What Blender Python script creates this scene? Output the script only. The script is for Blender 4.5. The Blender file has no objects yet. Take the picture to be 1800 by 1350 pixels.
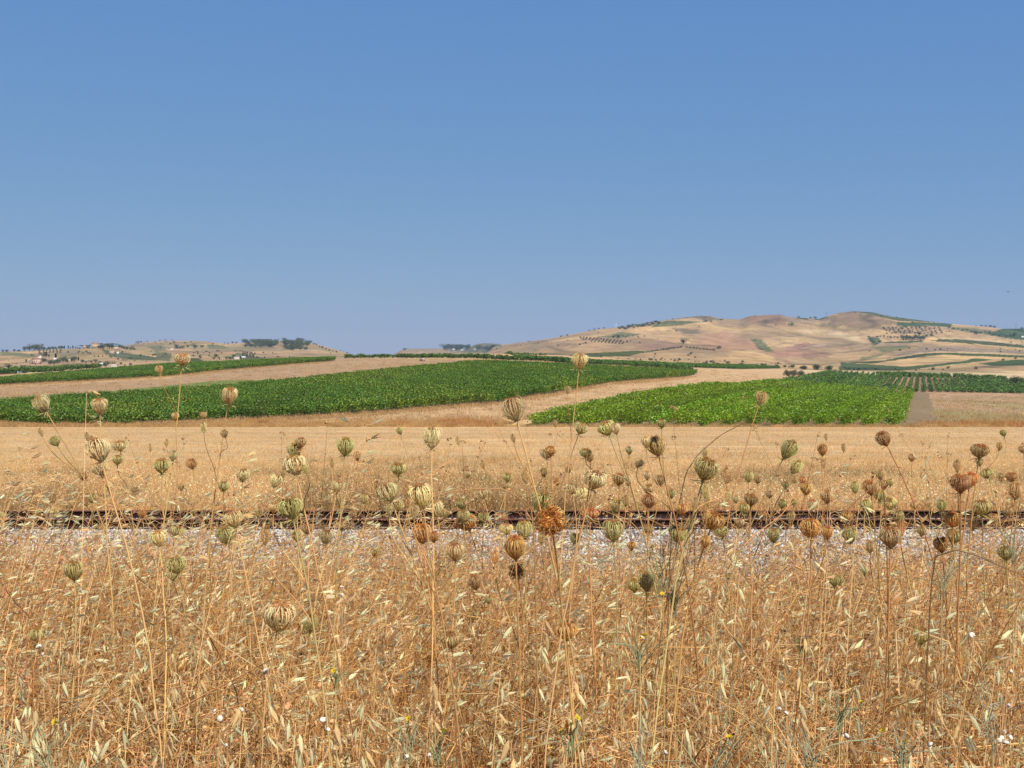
import bpy, math, random
import numpy as np

# ------------------------------------------------------------------ camera, sky, sun, exposure
SC = bpy.context.scene
COL = SC.collection
F = 2000.0            # focal length in pixels of an 1800 px wide picture
CX, HY = 900.0, 640.0  # picture column straight ahead, picture row of the horizon

cam_d = bpy.data.cameras.new('camera')
cam_d.sensor_width = 36.0
cam_d.lens = 36.0 * F / 1800.0
cam_d.shift_y = -(675.0 - HY) / 1800.0
cam_d.clip_start = 0.05
cam_d.clip_end = 20000
cam = bpy.data.objects.new('camera', cam_d)
cam.rotation_euler = (math.radians(90), 0, 0)
COL.objects.link(cam)
SC.camera = cam

SUN_EL, SUN_AZ = math.radians(50), math.radians(156)   # azimuth clockwise from straight ahead
world = bpy.data.worlds.new('World')
SC.world = world
world.use_nodes = True
wn = world.node_tree
sky = wn.nodes.new('ShaderNodeTexSky')
sky.sky_type = 'NISHITA'
sky.sun_disc = False
sky.sun_elevation = SUN_EL
sky.sun_rotation = SUN_AZ
sky.air_density = 1.0
sky.dust_density = 0.1
sky.ozone_density = 4.0
sky.altitude = 200
bg = wn.nodes['Background']
bg.inputs['Strength'].default_value = 0.06
sep = wn.nodes.new('ShaderNodeSeparateColor'); cmb = wn.nodes.new('ShaderNodeCombineColor')
wn.links.new(sky.outputs[0], sep.inputs[0])
for i_, (gain, gam) in enumerate(((1.12, 0.66), (2.25, 0.41), (6.0, 0.10))):   # clear summer blue of the photograph
    pw = wn.nodes.new('ShaderNodeMath'); pw.operation = 'POWER'; pw.inputs[1].default_value = gam
    ml_ = wn.nodes.new('ShaderNodeMath'); ml_.operation = 'MULTIPLY'; ml_.inputs[1].default_value = gain
    wn.links.new(sep.outputs[i_], pw.inputs[0]); wn.links.new(pw.outputs[0], ml_.inputs[0]); wn.links.new(ml_.outputs[0], cmb.inputs[i_])
wn.links.new(cmb.outputs[0], bg.inputs[0])

sun_d = bpy.data.lights.new('sun', 'SUN')
sun_d.energy = 5.0
sun_d.angle = math.radians(0.55)
sun_d.color = (1.0, 0.965, 0.90)
sun = bpy.data.objects.new('sun', sun_d)
sun.rotation_euler = (math.pi / 2 - SUN_EL, 0, -SUN_AZ + math.pi)
sun.location = (40, 10, 80)
COL.objects.link(sun)

SC.view_settings.view_transform = 'Standard'
SC.view_settings.look = 'None'
SC.view_settings.exposure = 0.42
SC.view_settings.gamma = 1.0
SC.view_settings.use_curve_mapping = False
SC.render.engine = 'CYCLES'
SC.cycles.use_denoising = True
SC.cycles.denoiser = 'OPENIMAGEDENOISE'
SC.cycles.denoising_prefilter = 'NONE'
SC.cycles.max_bounces = 6
SC.cycles.diffuse_bounces = 3
SC.cycles.transmission_bounces = 3
SC.cycles.volume_bounces = 0
SC.cycles.use_adaptive_sampling = True
SC.cycles.adaptive_threshold = 0.008

rnd = random.Random(7)
R = np.random.default_rng(11)


# ------------------------------------------------------------------ helpers
def lin(r, g, b, k=1.0):
    f = lambda c: ((c / 255 + 0.055) / 1.055) ** 2.4 if c > 10 else c / 255 / 12.92
    return np.array([f(r) * k, f(g) * k, f(b) * k])


def mk_mesh(name, V, Fc, C=None, mat=None, smooth=False):
    """V (n,3); Fc: (m,3) or (m,4) array or a list of such arrays; C (n,3) colour per vertex"""
    V = np.asarray(V, dtype=np.float32)
    if isinstance(Fc, np.ndarray):
        Fc = [Fc]
    Fc = [f for f in Fc if len(f)]
    me = bpy.data.meshes.new(name)
    me.vertices.add(len(V))
    me.vertices.foreach_set('co', V.ravel())
    if Fc:
        loops = np.concatenate([f.ravel() for f in Fc]).astype(np.int32)
        tot = np.concatenate([np.full(len(f), f.shape[1]) for f in Fc]).astype(np.int32)
        start = np.concatenate([[0], np.cumsum(tot)[:-1]]).astype(np.int32)
        me.loops.add(len(loops))
        me.loops.foreach_set('vertex_index', loops)
        me.polygons.add(len(tot))
        me.polygons.foreach_set('loop_start', start)
        me.polygons.foreach_set('loop_total', tot)
        if smooth:
            me.polygons.foreach_set('use_smooth', np.ones(len(tot), dtype=bool))
    if C is not None:
        C = np.asarray(C, dtype=np.float32)
        a = me.color_attributes.new('Col', 'FLOAT_COLOR', 'POINT')
        a.data.foreach_set('color', np.concatenate([C, np.ones((len(C), 1), np.float32)], 1).ravel())
    me.update()
    me.validate()
    if mat:
        me.materials.append(mat)
    return me


class MB:
    """collects geometry with a colour per vertex"""
    def __init__(s):
        s.V, s.F3, s.F4, s.C, s.n = [], [], [], [], 0

    def add(s, V, Fc, C):
        V = np.asarray(V, float)
        Fc = np.asarray(Fc)
        C = np.asarray(C, float)
        if C.ndim == 1:
            C = np.tile(C, (len(V), 1))
        s.V.append(V); s.C.append(C)
        (s.F3 if Fc.shape[1] == 3 else s.F4).append(Fc + s.n)
        s.n += len(V)

    def box(s, c, d, col=(1, 1, 1), rz=0.0, taper=1.0):
        x, y, z = np.array(d) / 2
        V = np.array([[-x, -y, -z], [x, -y, -z], [x, y, -z], [-x, y, -z],
                      [-x * taper, -y * taper, z], [x * taper, -y * taper, z], [x * taper, y * taper, z], [-x * taper, y * taper, z]])
        ca, sa = math.cos(rz), math.sin(rz)
        V = np.stack([V[:, 0] * ca - V[:, 1] * sa, V[:, 0] * sa + V[:, 1] * ca, V[:, 2]], 1) + np.array(c)
        s.add(V, np.array([[0, 3, 2, 1], [4, 5, 6, 7], [0, 1, 5, 4], [1, 2, 6, 5], [2, 3, 7, 6], [3, 0, 4, 7]]), col)

    def mesh(s, name, mat, smooth=False):
        fs = []
        if s.F3: fs.append(np.concatenate(s.F3))
        if s.F4: fs.append(np.concatenate(s.F4))
        return mk_mesh(name, np.concatenate(s.V), fs, np.concatenate(s.C), mat, smooth)

    def obj(s, name, mat, parent=None, smooth=False, loc=None):
        return link(name, s.mesh(name, mat, smooth), parent, loc)


def link(name, me, parent=None, loc=None):
    o = bpy.data.objects.new(name, me)
    COL.objects.link(o)
    if parent: o.parent = parent
    if loc is not None: o.location = loc
    return o


def tag(o, label=None, cat=None, group=None, kind=None):
    if label: o['label'] = label
    if cat: o['category'] = cat
    if group: o['group'] = group
    if kind: o['kind'] = kind
    return o


def empty(name, loc, rz=0.0):
    o = bpy.data.objects.new(name, None)
    o.empty_display_size = 0.1
    o.location = loc
    o.rotation_euler = (0, 0, rz)
    COL.objects.link(o)
    return o


def nrm(v):
    return v / np.maximum(np.linalg.norm(v, axis=-1, keepdims=True), 1e-9)


def sweep(P, rad, sides=3, seed=0):
    """P (N,K,3) paths, rad (N,K) radii -> verts, quads, (path index, step) per vertex"""
    N, K, _ = P.shape
    T = nrm(np.gradient(P, axis=1))
    ref = np.array([0.31, 0.93, 0.19])
    A = nrm(np.cross(T, ref))
    B = np.cross(T, A)
    ang = np.arange(sides) * 2 * np.pi / sides
    V = P[:, :, None, :] + rad[:, :, None, None] * (A[:, :, None, :] * np.cos(ang)[None, None, :, None] + B[:, :, None, :] * np.sin(ang)[None, None, :, None])
    idx = np.arange(N * K * sides).reshape(N, K, sides)
    a = idx[:, :-1, :]; b = idx[:, 1:, :]
    Q = np.stack([a, np.roll(a, -1, 2), np.roll(b, -1, 2), b], -1).reshape(-1, 4)
    return V.reshape(-1, 3), Q


def rep(C, k):
    return np.repeat(np.asarray(C), k, axis=0)


def inpoly(px, py, poly):
    px = np.asarray(px, float); py = np.asarray(py, float)
    ins = np.zeros(px.shape, bool)
    n = len(poly)
    j = n - 1
    for i in range(n):
        xi, yi = poly[i]; xj, yj = poly[j]
        if yi != yj:
            c = ((yi > py) != (yj > py)) & (px < (xj - xi) * (py - yi) / (yj - yi) + xi)
            ins ^= c
        j = i
    return ins


def vnoise(x, y, seed=0):
    """smooth value noise, unit cell"""
    g = np.random.default_rng(seed).random((256, 256))
    xi = np.floor(x).astype(int); yi = np.floor(y).astype(int)
    fx = x - xi; fy = y - yi
    fx = fx * fx * (3 - 2 * fx); fy = fy * fy * (3 - 2 * fy)
    a = g[xi % 256, yi % 256]; b = g[(xi + 1) % 256, yi % 256]
    c = g[xi % 256, (yi + 1) % 256]; d = g[(xi + 1) % 256, (yi + 1) % 256]
    return (a * (1 - fx) + b * fx) * (1 - fy) + (c * (1 - fx) + d * fx) * fy - 0.5


ONES = ['', 'first', 'second', 'third', 'fourth', 'fifth', 'sixth', 'seventh', 'eighth', 'ninth', 'tenth', 'eleventh', 'twelfth',
        'thirteenth', 'fourteenth', 'fifteenth', 'sixteenth', 'seventeenth', 'eighteenth', 'nineteenth']
TENS = {2: ('twentieth', 'twenty'), 3: ('thirtieth', 'thirty'), 4: ('fortieth', 'forty'), 5: ('fiftieth', 'fifty'), 6: ('sixtieth', 'sixty'),
        7: ('seventieth', 'seventy'), 8: ('eightieth', 'eighty'), 9: ('ninetieth', 'ninety')}


def ordw(n):
    if n < 20: return ONES[n]
    t, u = divmod(n, 10)
    return TENS[t][0] if u == 0 else TENS[t][1] + '-' + ONES[u]


# ------------------------------------------------------------------ materials
def new_mat(name):
    m = bpy.data.materials.new(name)
    m.use_nodes = True
    nt = m.node_tree
    return m, nt, nt.nodes, nt.links, nt.nodes['Principled BSDF'], nt.nodes['Material Output']


def mat_plant(name, trans=0.3, rough=0.7, lo=0.75, hi=1.2, spec=0.25, hue=0.012):
    m, nt, N, L, bs, out = new_mat(name)
    at = N.new('ShaderNodeAttribute'); at.attribute_name = 'Col'
    oi = N.new('ShaderNodeObjectInfo')
    mul = N.new('ShaderNodeMix'); mul.data_type = 'RGBA'; mul.blend_type = 'MULTIPLY'; mul.inputs['Factor'].default_value = 1
    L.new(at.outputs['Color'], mul.inputs['A']); L.new(oi.outputs['Color'], mul.inputs['B'])
    mr = N.new('ShaderNodeMapRange'); mr.inputs['To Min'].default_value = lo; mr.inputs['To Max'].default_value = hi
    L.new(oi.outputs['Random'], mr.inputs['Value'])
    hs = N.new('ShaderNodeHueSaturation')
    mh = N.new('ShaderNodeMapRange'); mh.inputs['To Min'].default_value = 0.5 - hue; mh.inputs['To Max'].default_value = 0.5 + hue
    fr = N.new('ShaderNodeMath'); fr.operation = 'MULTIPLY'; fr.inputs[1].default_value = 7.31
    f2 = N.new('ShaderNodeMath'); f2.operation = 'FRACT'
    L.new(oi.outputs['Random'], fr.inputs[0]); L.new(fr.outputs[0], f2.inputs[0]); L.new(f2.outputs[0], mh.inputs['Value'])
    L.new(mh.outputs[0], hs.inputs['Hue']); L.new(mr.outputs[0], hs.inputs['Value']); L.new(mul.outputs['Result'], hs.inputs['Color'])
    L.new(hs.outputs[0], bs.inputs['Base Color'])
    bs.inputs['Roughness'].default_value = rough
    bs.inputs['Specular IOR Level'].default_value = spec
    if trans > 0:
        tr = N.new('ShaderNodeBsdfTranslucent'); L.new(hs.outputs[0], tr.inputs['Color'])
        mx = N.new('ShaderNodeMixShader'); mx.inputs[0].default_value = trans
        L.new(bs.outputs[0], mx.inputs[1]); L.new(tr.outputs[0], mx.inputs[2]); L.new(mx.outputs[0], out.inputs['Surface'])
    return m


def mat_ground(name, scales=((0.02, 0.12), (0.3, 0.15), (3.0, 0.2)), stretch=(1, 1, 1), bump=0.3, bscale=4.0, bdist=0.1, rz=0.0, speck=None, rough=0.95):
    """vertex colour times several octaves of noise in object space; speck=(scale, threshold, colour)"""
    m, nt, N, L, bs, out = new_mat(name)
    at = N.new('ShaderNodeAttribute'); at.attribute_name = 'Col'
    tc = N.new('ShaderNodeTexCoord')
    mp = N.new('ShaderNodeMapping'); mp.inputs['Scale'].default_value = stretch; mp.inputs['Rotation'].default_value = (0, 0, rz)
    L.new(tc.outputs['Object'], mp.inputs['Vector'])
    cur = at.outputs['Color']
    for i, (sc, amp) in enumerate(scales):
        nz = N.new('ShaderNodeTexNoise'); nz.inputs['Scale'].default_value = sc; nz.inputs['Detail'].default_value = 5
        nz.inputs['Roughness'].default_value = 0.6
        L.new(mp.outputs[0], nz.inputs['Vector'])
        mr = N.new('ShaderNodeMapRange'); mr.inputs['From Min'].default_value = 0.3; mr.inputs['From Max'].default_value = 0.7
        mr.inputs['To Min'].default_value = 1 - amp; mr.inputs['To Max'].default_value = 1 + amp
        L.new(nz.outputs['Fac'], mr.inputs['Value'])
        mu = N.new('ShaderNodeVectorMath'); mu.operation = 'SCALE'
        L.new(cur, mu.inputs[0]); L.new(mr.outputs[0], mu.inputs['Scale'])
        cur = mu.outputs[0]
    if speck:
        for sc, th, wd, colr in speck:
            nz = N.new('ShaderNodeTexNoise'); nz.inputs['Scale'].default_value = sc; nz.inputs['Detail'].default_value = 6
            nz.inputs['Roughness'].default_value = 0.65
            L.new(mp.outputs[0], nz.inputs['Vector'])
            mr = N.new('ShaderNodeMapRange'); mr.inputs['From Min'].default_value = th; mr.inputs['From Max'].default_value = th + wd
            L.new(nz.outputs['Fac'], mr.inputs['Value'])
            mx = N.new('ShaderNodeMix'); mx.data_type = 'RGBA'
            L.new(mr.outputs[0], mx.inputs['Factor']); L.new(cur, mx.inputs['A']); mx.inputs['B'].default_value = (*colr, 1)
            cur = mx.outputs['Result']
    L.new(cur, bs.inputs['Base Color'])
    bs.inputs['Roughness'].default_value = rough
    bs.inputs['Specular IOR Level'].default_value = 0.1
    nb = N.new('ShaderNodeTexNoise'); nb.inputs['Scale'].default_value = bscale; nb.inputs['Detail'].default_value = 6
    L.new(mp.outputs[0], nb.inputs['Vector'])
    bp = N.new('ShaderNodeBump'); bp.inputs['Strength'].default_value = bump; bp.inputs['Distance'].default_value = bdist
    L.new(nb.outputs['Fac'], bp.inputs['Height']); L.new(bp.outputs[0], bs.inputs['Normal'])
    return m


def mat_plain(name, rough=0.8, amp=0.15, sc=3.0, metal=0.0):
    m = mat_ground(name, scales=((sc, amp), (sc * 6, amp * 0.6)), bump=0.2, bscale=sc * 5, bdist=0.01, rough=rough)
    m.node_tree.nodes['Principled BSDF'].inputs['Metallic'].default_value = metal
    return m


M_OAT = mat_plant('dry_oat', trans=0.6, rough=0.55, lo=0.82, hi=1.18, spec=0.35, hue=0.004)
M_STRAW = mat_plant('dry_straw', trans=0.4, rough=0.6, lo=0.8, hi=1.2, spec=0.3, hue=0.005)
M_UMBEL = mat_plant('dry_umbel', trans=0.42, rough=0.7, lo=0.85, hi=1.15)
M_STEM = mat_plant('dry_stem', trans=0.0, rough=0.55, lo=0.85, hi=1.15, spec=0.35)
M_VINE = mat_plant('vine_leaf', trans=0.35, rough=0.45, lo=0.8, hi=1.15, spec=0.4)
M_LEAF = mat_plant('tree_leaf', trans=0.2, rough=0.6, lo=0.75, hi=1.25)
M_BARK = mat_plain('bark', rough=0.9)
M_STONE = mat_plant('ballast_stone', trans=0.0, rough=0.9, lo=0.5, hi=1.3, hue=0.03)
M_WALL = mat_plain('house_wall', rough=0.9, amp=0.08, sc=0.6)
M_SHELL = mat_plain('snail_shell', rough=0.4, amp=0.1, sc=60)
M_METAL = mat_plain('grey_metal', rough=0.5, amp=0.1, sc=2)
M_PETAL = mat_plant('petal', trans=0.3, rough=0.6)

# ------------------------------------------------------------------ terrain
# each layer: distance, then the rows at which the land stands in the photograph at several columns
BANK = np.array([(-60, -1.62), (6.3, -1.66), (8, -1.95), (12, -2.95), (17, -3.66), (20, -3.78), (23.8, -3.67), (24.5, -3.63), (27.1, -3.63),
                 (27.9, -3.8), (28.6, -3.66), (31, -3.64), (60, -4.65), (125, -6.94)])
LAYERS = [
    (125, [(0, 751.04)]),
    (300, [(-800, 676), (0, 673), (300, 667), (600, 652), (830, 643), (950, 646), (1050, 652), (1230, 666), (1400, 687), (1500, 693), (1600, 697), (1800, 700), (2600, 705)]),
    (420, [(-800, 664), (0, 660), (300, 647), (600, 634), (830, 630), (950, 632), (1050, 637), (1230, 648), (1400, 667), (1500, 677), (1600, 686), (1800, 688), (2600, 690)]),
    (600, [(-800, 660), (0, 655), (150, 648), (300, 641), (450, 635), (600, 629.5), (700, 625.5), (830, 621), (950, 624), (1050, 628), (1230, 639), (1400, 650), (1500, 655), (1600, 659), (1700, 664), (1800, 668), (2600, 672)]),
    (850, [(-800, 662), (0, 656), (150, 651), (300, 645), (450, 640), (600, 640), (700, 640), (830, 636), (950, 632), (1050, 633), (1230, 640), (1400, 650), (1600, 655), (1800, 656), (2600, 656)]),
    (1300, [(-800, 640), (0, 640), (150, 639), (220, 637), (300, 631), (450, 629), (600, 628), (700, 633), (830, 632), (900, 625), (950, 620), (1050, 622), (1230, 632), (1400, 640), (1500, 641), (1600, 637), (1800, 632), (2600, 630)]),
    (1900, [(-800, 620), (0, 617), (40, 616), (70, 613), (100, 610), (140, 608), (170, 605), (200, 605), (222, 610), (240, 613), (300, 617), (450, 617), (600, 626), (700, 633), (830, 632), (880, 616), (950, 606), (1050, 596), (1230, 602), (1400, 612), (1480, 616), (1540, 606), (1600, 603), (1800, 600), (2600, 600)]),
    (2800, [(-800, 622), (0, 623), (150, 616), (200, 611), (222, 607), (240, 603), (265, 600), (290, 598), (340, 598), (370, 600), (400, 604), (440, 601), (480, 599), (500, 597), (530, 600), (560, 605), (600, 617),
            (620, 625), (700, 632), (780, 632), (850, 630), (866, 611), (900, 603), (940, 598), (970, 594), (1000, 588), (1030, 582), (1050, 578), (1100, 573), (1150, 564), (1200, 556), (1230, 553), (1250, 554), (1262, 558), (1300, 560.5), (1318, 553.5),
            (1350, 551.5), (1372, 550), (1385, 555), (1410, 556), (1440, 558), (1455, 553), (1470, 547.5), (1500, 544.5), (1535, 546.5), (1560, 553), (1600, 558), (1650, 565), (1700, 570), (1735, 573), (1760, 577), (1780, 577), (1800, 577), (1900, 582), (2600, 600)]),
    (3600, [(-800, 630), (600, 632), (690, 624), (706, 614), (712, 612.5), (790, 612.5), (820, 612), (838, 603), (850, 601), (866, 603), (880, 605), (900, 610), (960, 625), (2600, 620)]),
    (4200, [(-800, 645), (2600, 645)]),
]
px_in = np.arange(-120, 1924, 3.0)
COLS = np.concatenate([np.arange(-1500, -120, 40.0), px_in, np.arange(px_in[-1] + 20, 3300, 40.0)])
ROWS = [125.0]
while ROWS[-1] < 4200:
    d = ROWS[-1]
    ROWS.append(d * (1.0065 if d < 620 else 1.0085 if d < 1300 else 1.0075))
ROWS = np.array(ROWS)
LD = np.array([l[0] for l in LAYERS], float)
LZ = np.stack([-(np.interp(COLS, [p[0] for p in l[1]], [p[1] for p in l[1]]) - HY) / F * l[0] for l in LAYERS])
Z = np.stack([np.interp(ROWS, LD, LZ[:, i]) for i in range(len(COLS))], 1)      # rows x cols
ker = np.hanning(15); ker /= ker.sum()
Zp = np.pad(Z, ((7, 7), (0, 0)), mode='edge')
Zs = sum(Zp[i:i + len(Z)] * ker[i] for i in range(15))
Z[4:] = Zs[4:]
GX = (COLS[None, :] - CX) / F * ROWS[:, None]
GY = np.repeat(ROWS[:, None], len(COLS), 1)
# hill relief
env = np.clip((GY - 900) / 600, 0, 1) * np.clip(np.abs(GY - 2800) / 350, 0.12, 1)
rel = vnoise(GX / 260, GY / 320, 1) * 26 + vnoise(GX / 110, GY / 140, 2) * 11 + vnoise(GX / 45, GY / 60, 3) * 4
rid = (0.5 - np.abs(vnoise(GX / 180 + 5, GY / 420, 4))) * 18 - 7
right = np.clip((GX - 100) / 300, 0.35, 1)
Z = Z + env * (rel * 0.85 + rid * 1.1) * right
Z = Z + np.clip((GY - 130) / 100, 0, 1) * np.clip((900 - GY) / 300, 0, 1) * vnoise(GX / 35, GY / 45, 6) * 0.7
PY = HY - F * Z / GY
PX = np.repeat(COLS[None, :], len(ROWS), 0)


def zt(px, D):
    """land height at picture column px, distance D >= 125"""
    px = np.asarray(px, float); D = np.asarray(D, float)
    ci = np.interp(px, COLS, np.arange(len(COLS))); ri = np.interp(D, ROWS, np.arange(len(ROWS)))
    c0 = np.clip(ci.astype(int), 0, len(COLS) - 2); r0 = np.clip(ri.astype(int), 0, len(ROWS) - 2)
    fc = ci - c0; fr = ri - r0
    return (Z[r0, c0] * (1 - fc) + Z[r0, c0 + 1] * fc) * (1 - fr) + (Z[r0 + 1, c0] * (1 - fc) + Z[r0 + 1, c0 + 1] * fc) * fr


def zg(x, y):
    """land height anywhere"""
    x = np.asarray(x, float); y = np.asarray(y, float)
    near = np.interp(y, BANK[:, 0], BANK[:, 1])
    yy = np.maximum(y, 125)
    far = zt(CX + F * x / yy, yy)
    return np.where(y < 125, near, far)


def hit(px, py, dmin=125, dmax=4200):
    """distance at which the land at column px rises to row py"""
    D = dmin * (dmax / dmin) ** np.linspace(0, 1, 900)
    yy = HY - F * zt(np.full_like(D, px), D) / D
    k = np.nonzero(yy <= py)[0]
    return float(D[k[0]]) if len(k) else float(D[np.argmin(yy)])


# paints: (polygon in photograph pixels, nearest, farthest distance, colour)
K = 0.66
TAN = lin(200, 164, 120, K); STRAW = lin(212, 172, 124, K); PALE = lin(222, 190, 145, K); PINK = lin(172, 140, 110, K)
GREEN = lin(88, 102, 48, K * 0.9); GREY = lin(170, 146, 122, K); OLIVE = lin(136, 130, 88, K); BROWN = lin(176, 140, 106, K); DKGR = lin(50, 72, 38, K)


def c6(*p): return [(1000 + x / 4.5, 530 + y / 4.5) for x, y in p]
def c7(*p): return [(1400 + x / 4.5, 530 + y / 4.5) for x, y in p]
def c8(*p): return [(300 + x / 6, 560 + y / 6) for x, y in p]
def c1(*p): return [(x / 6, 560 + y / 6) for x, y in p]


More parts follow.
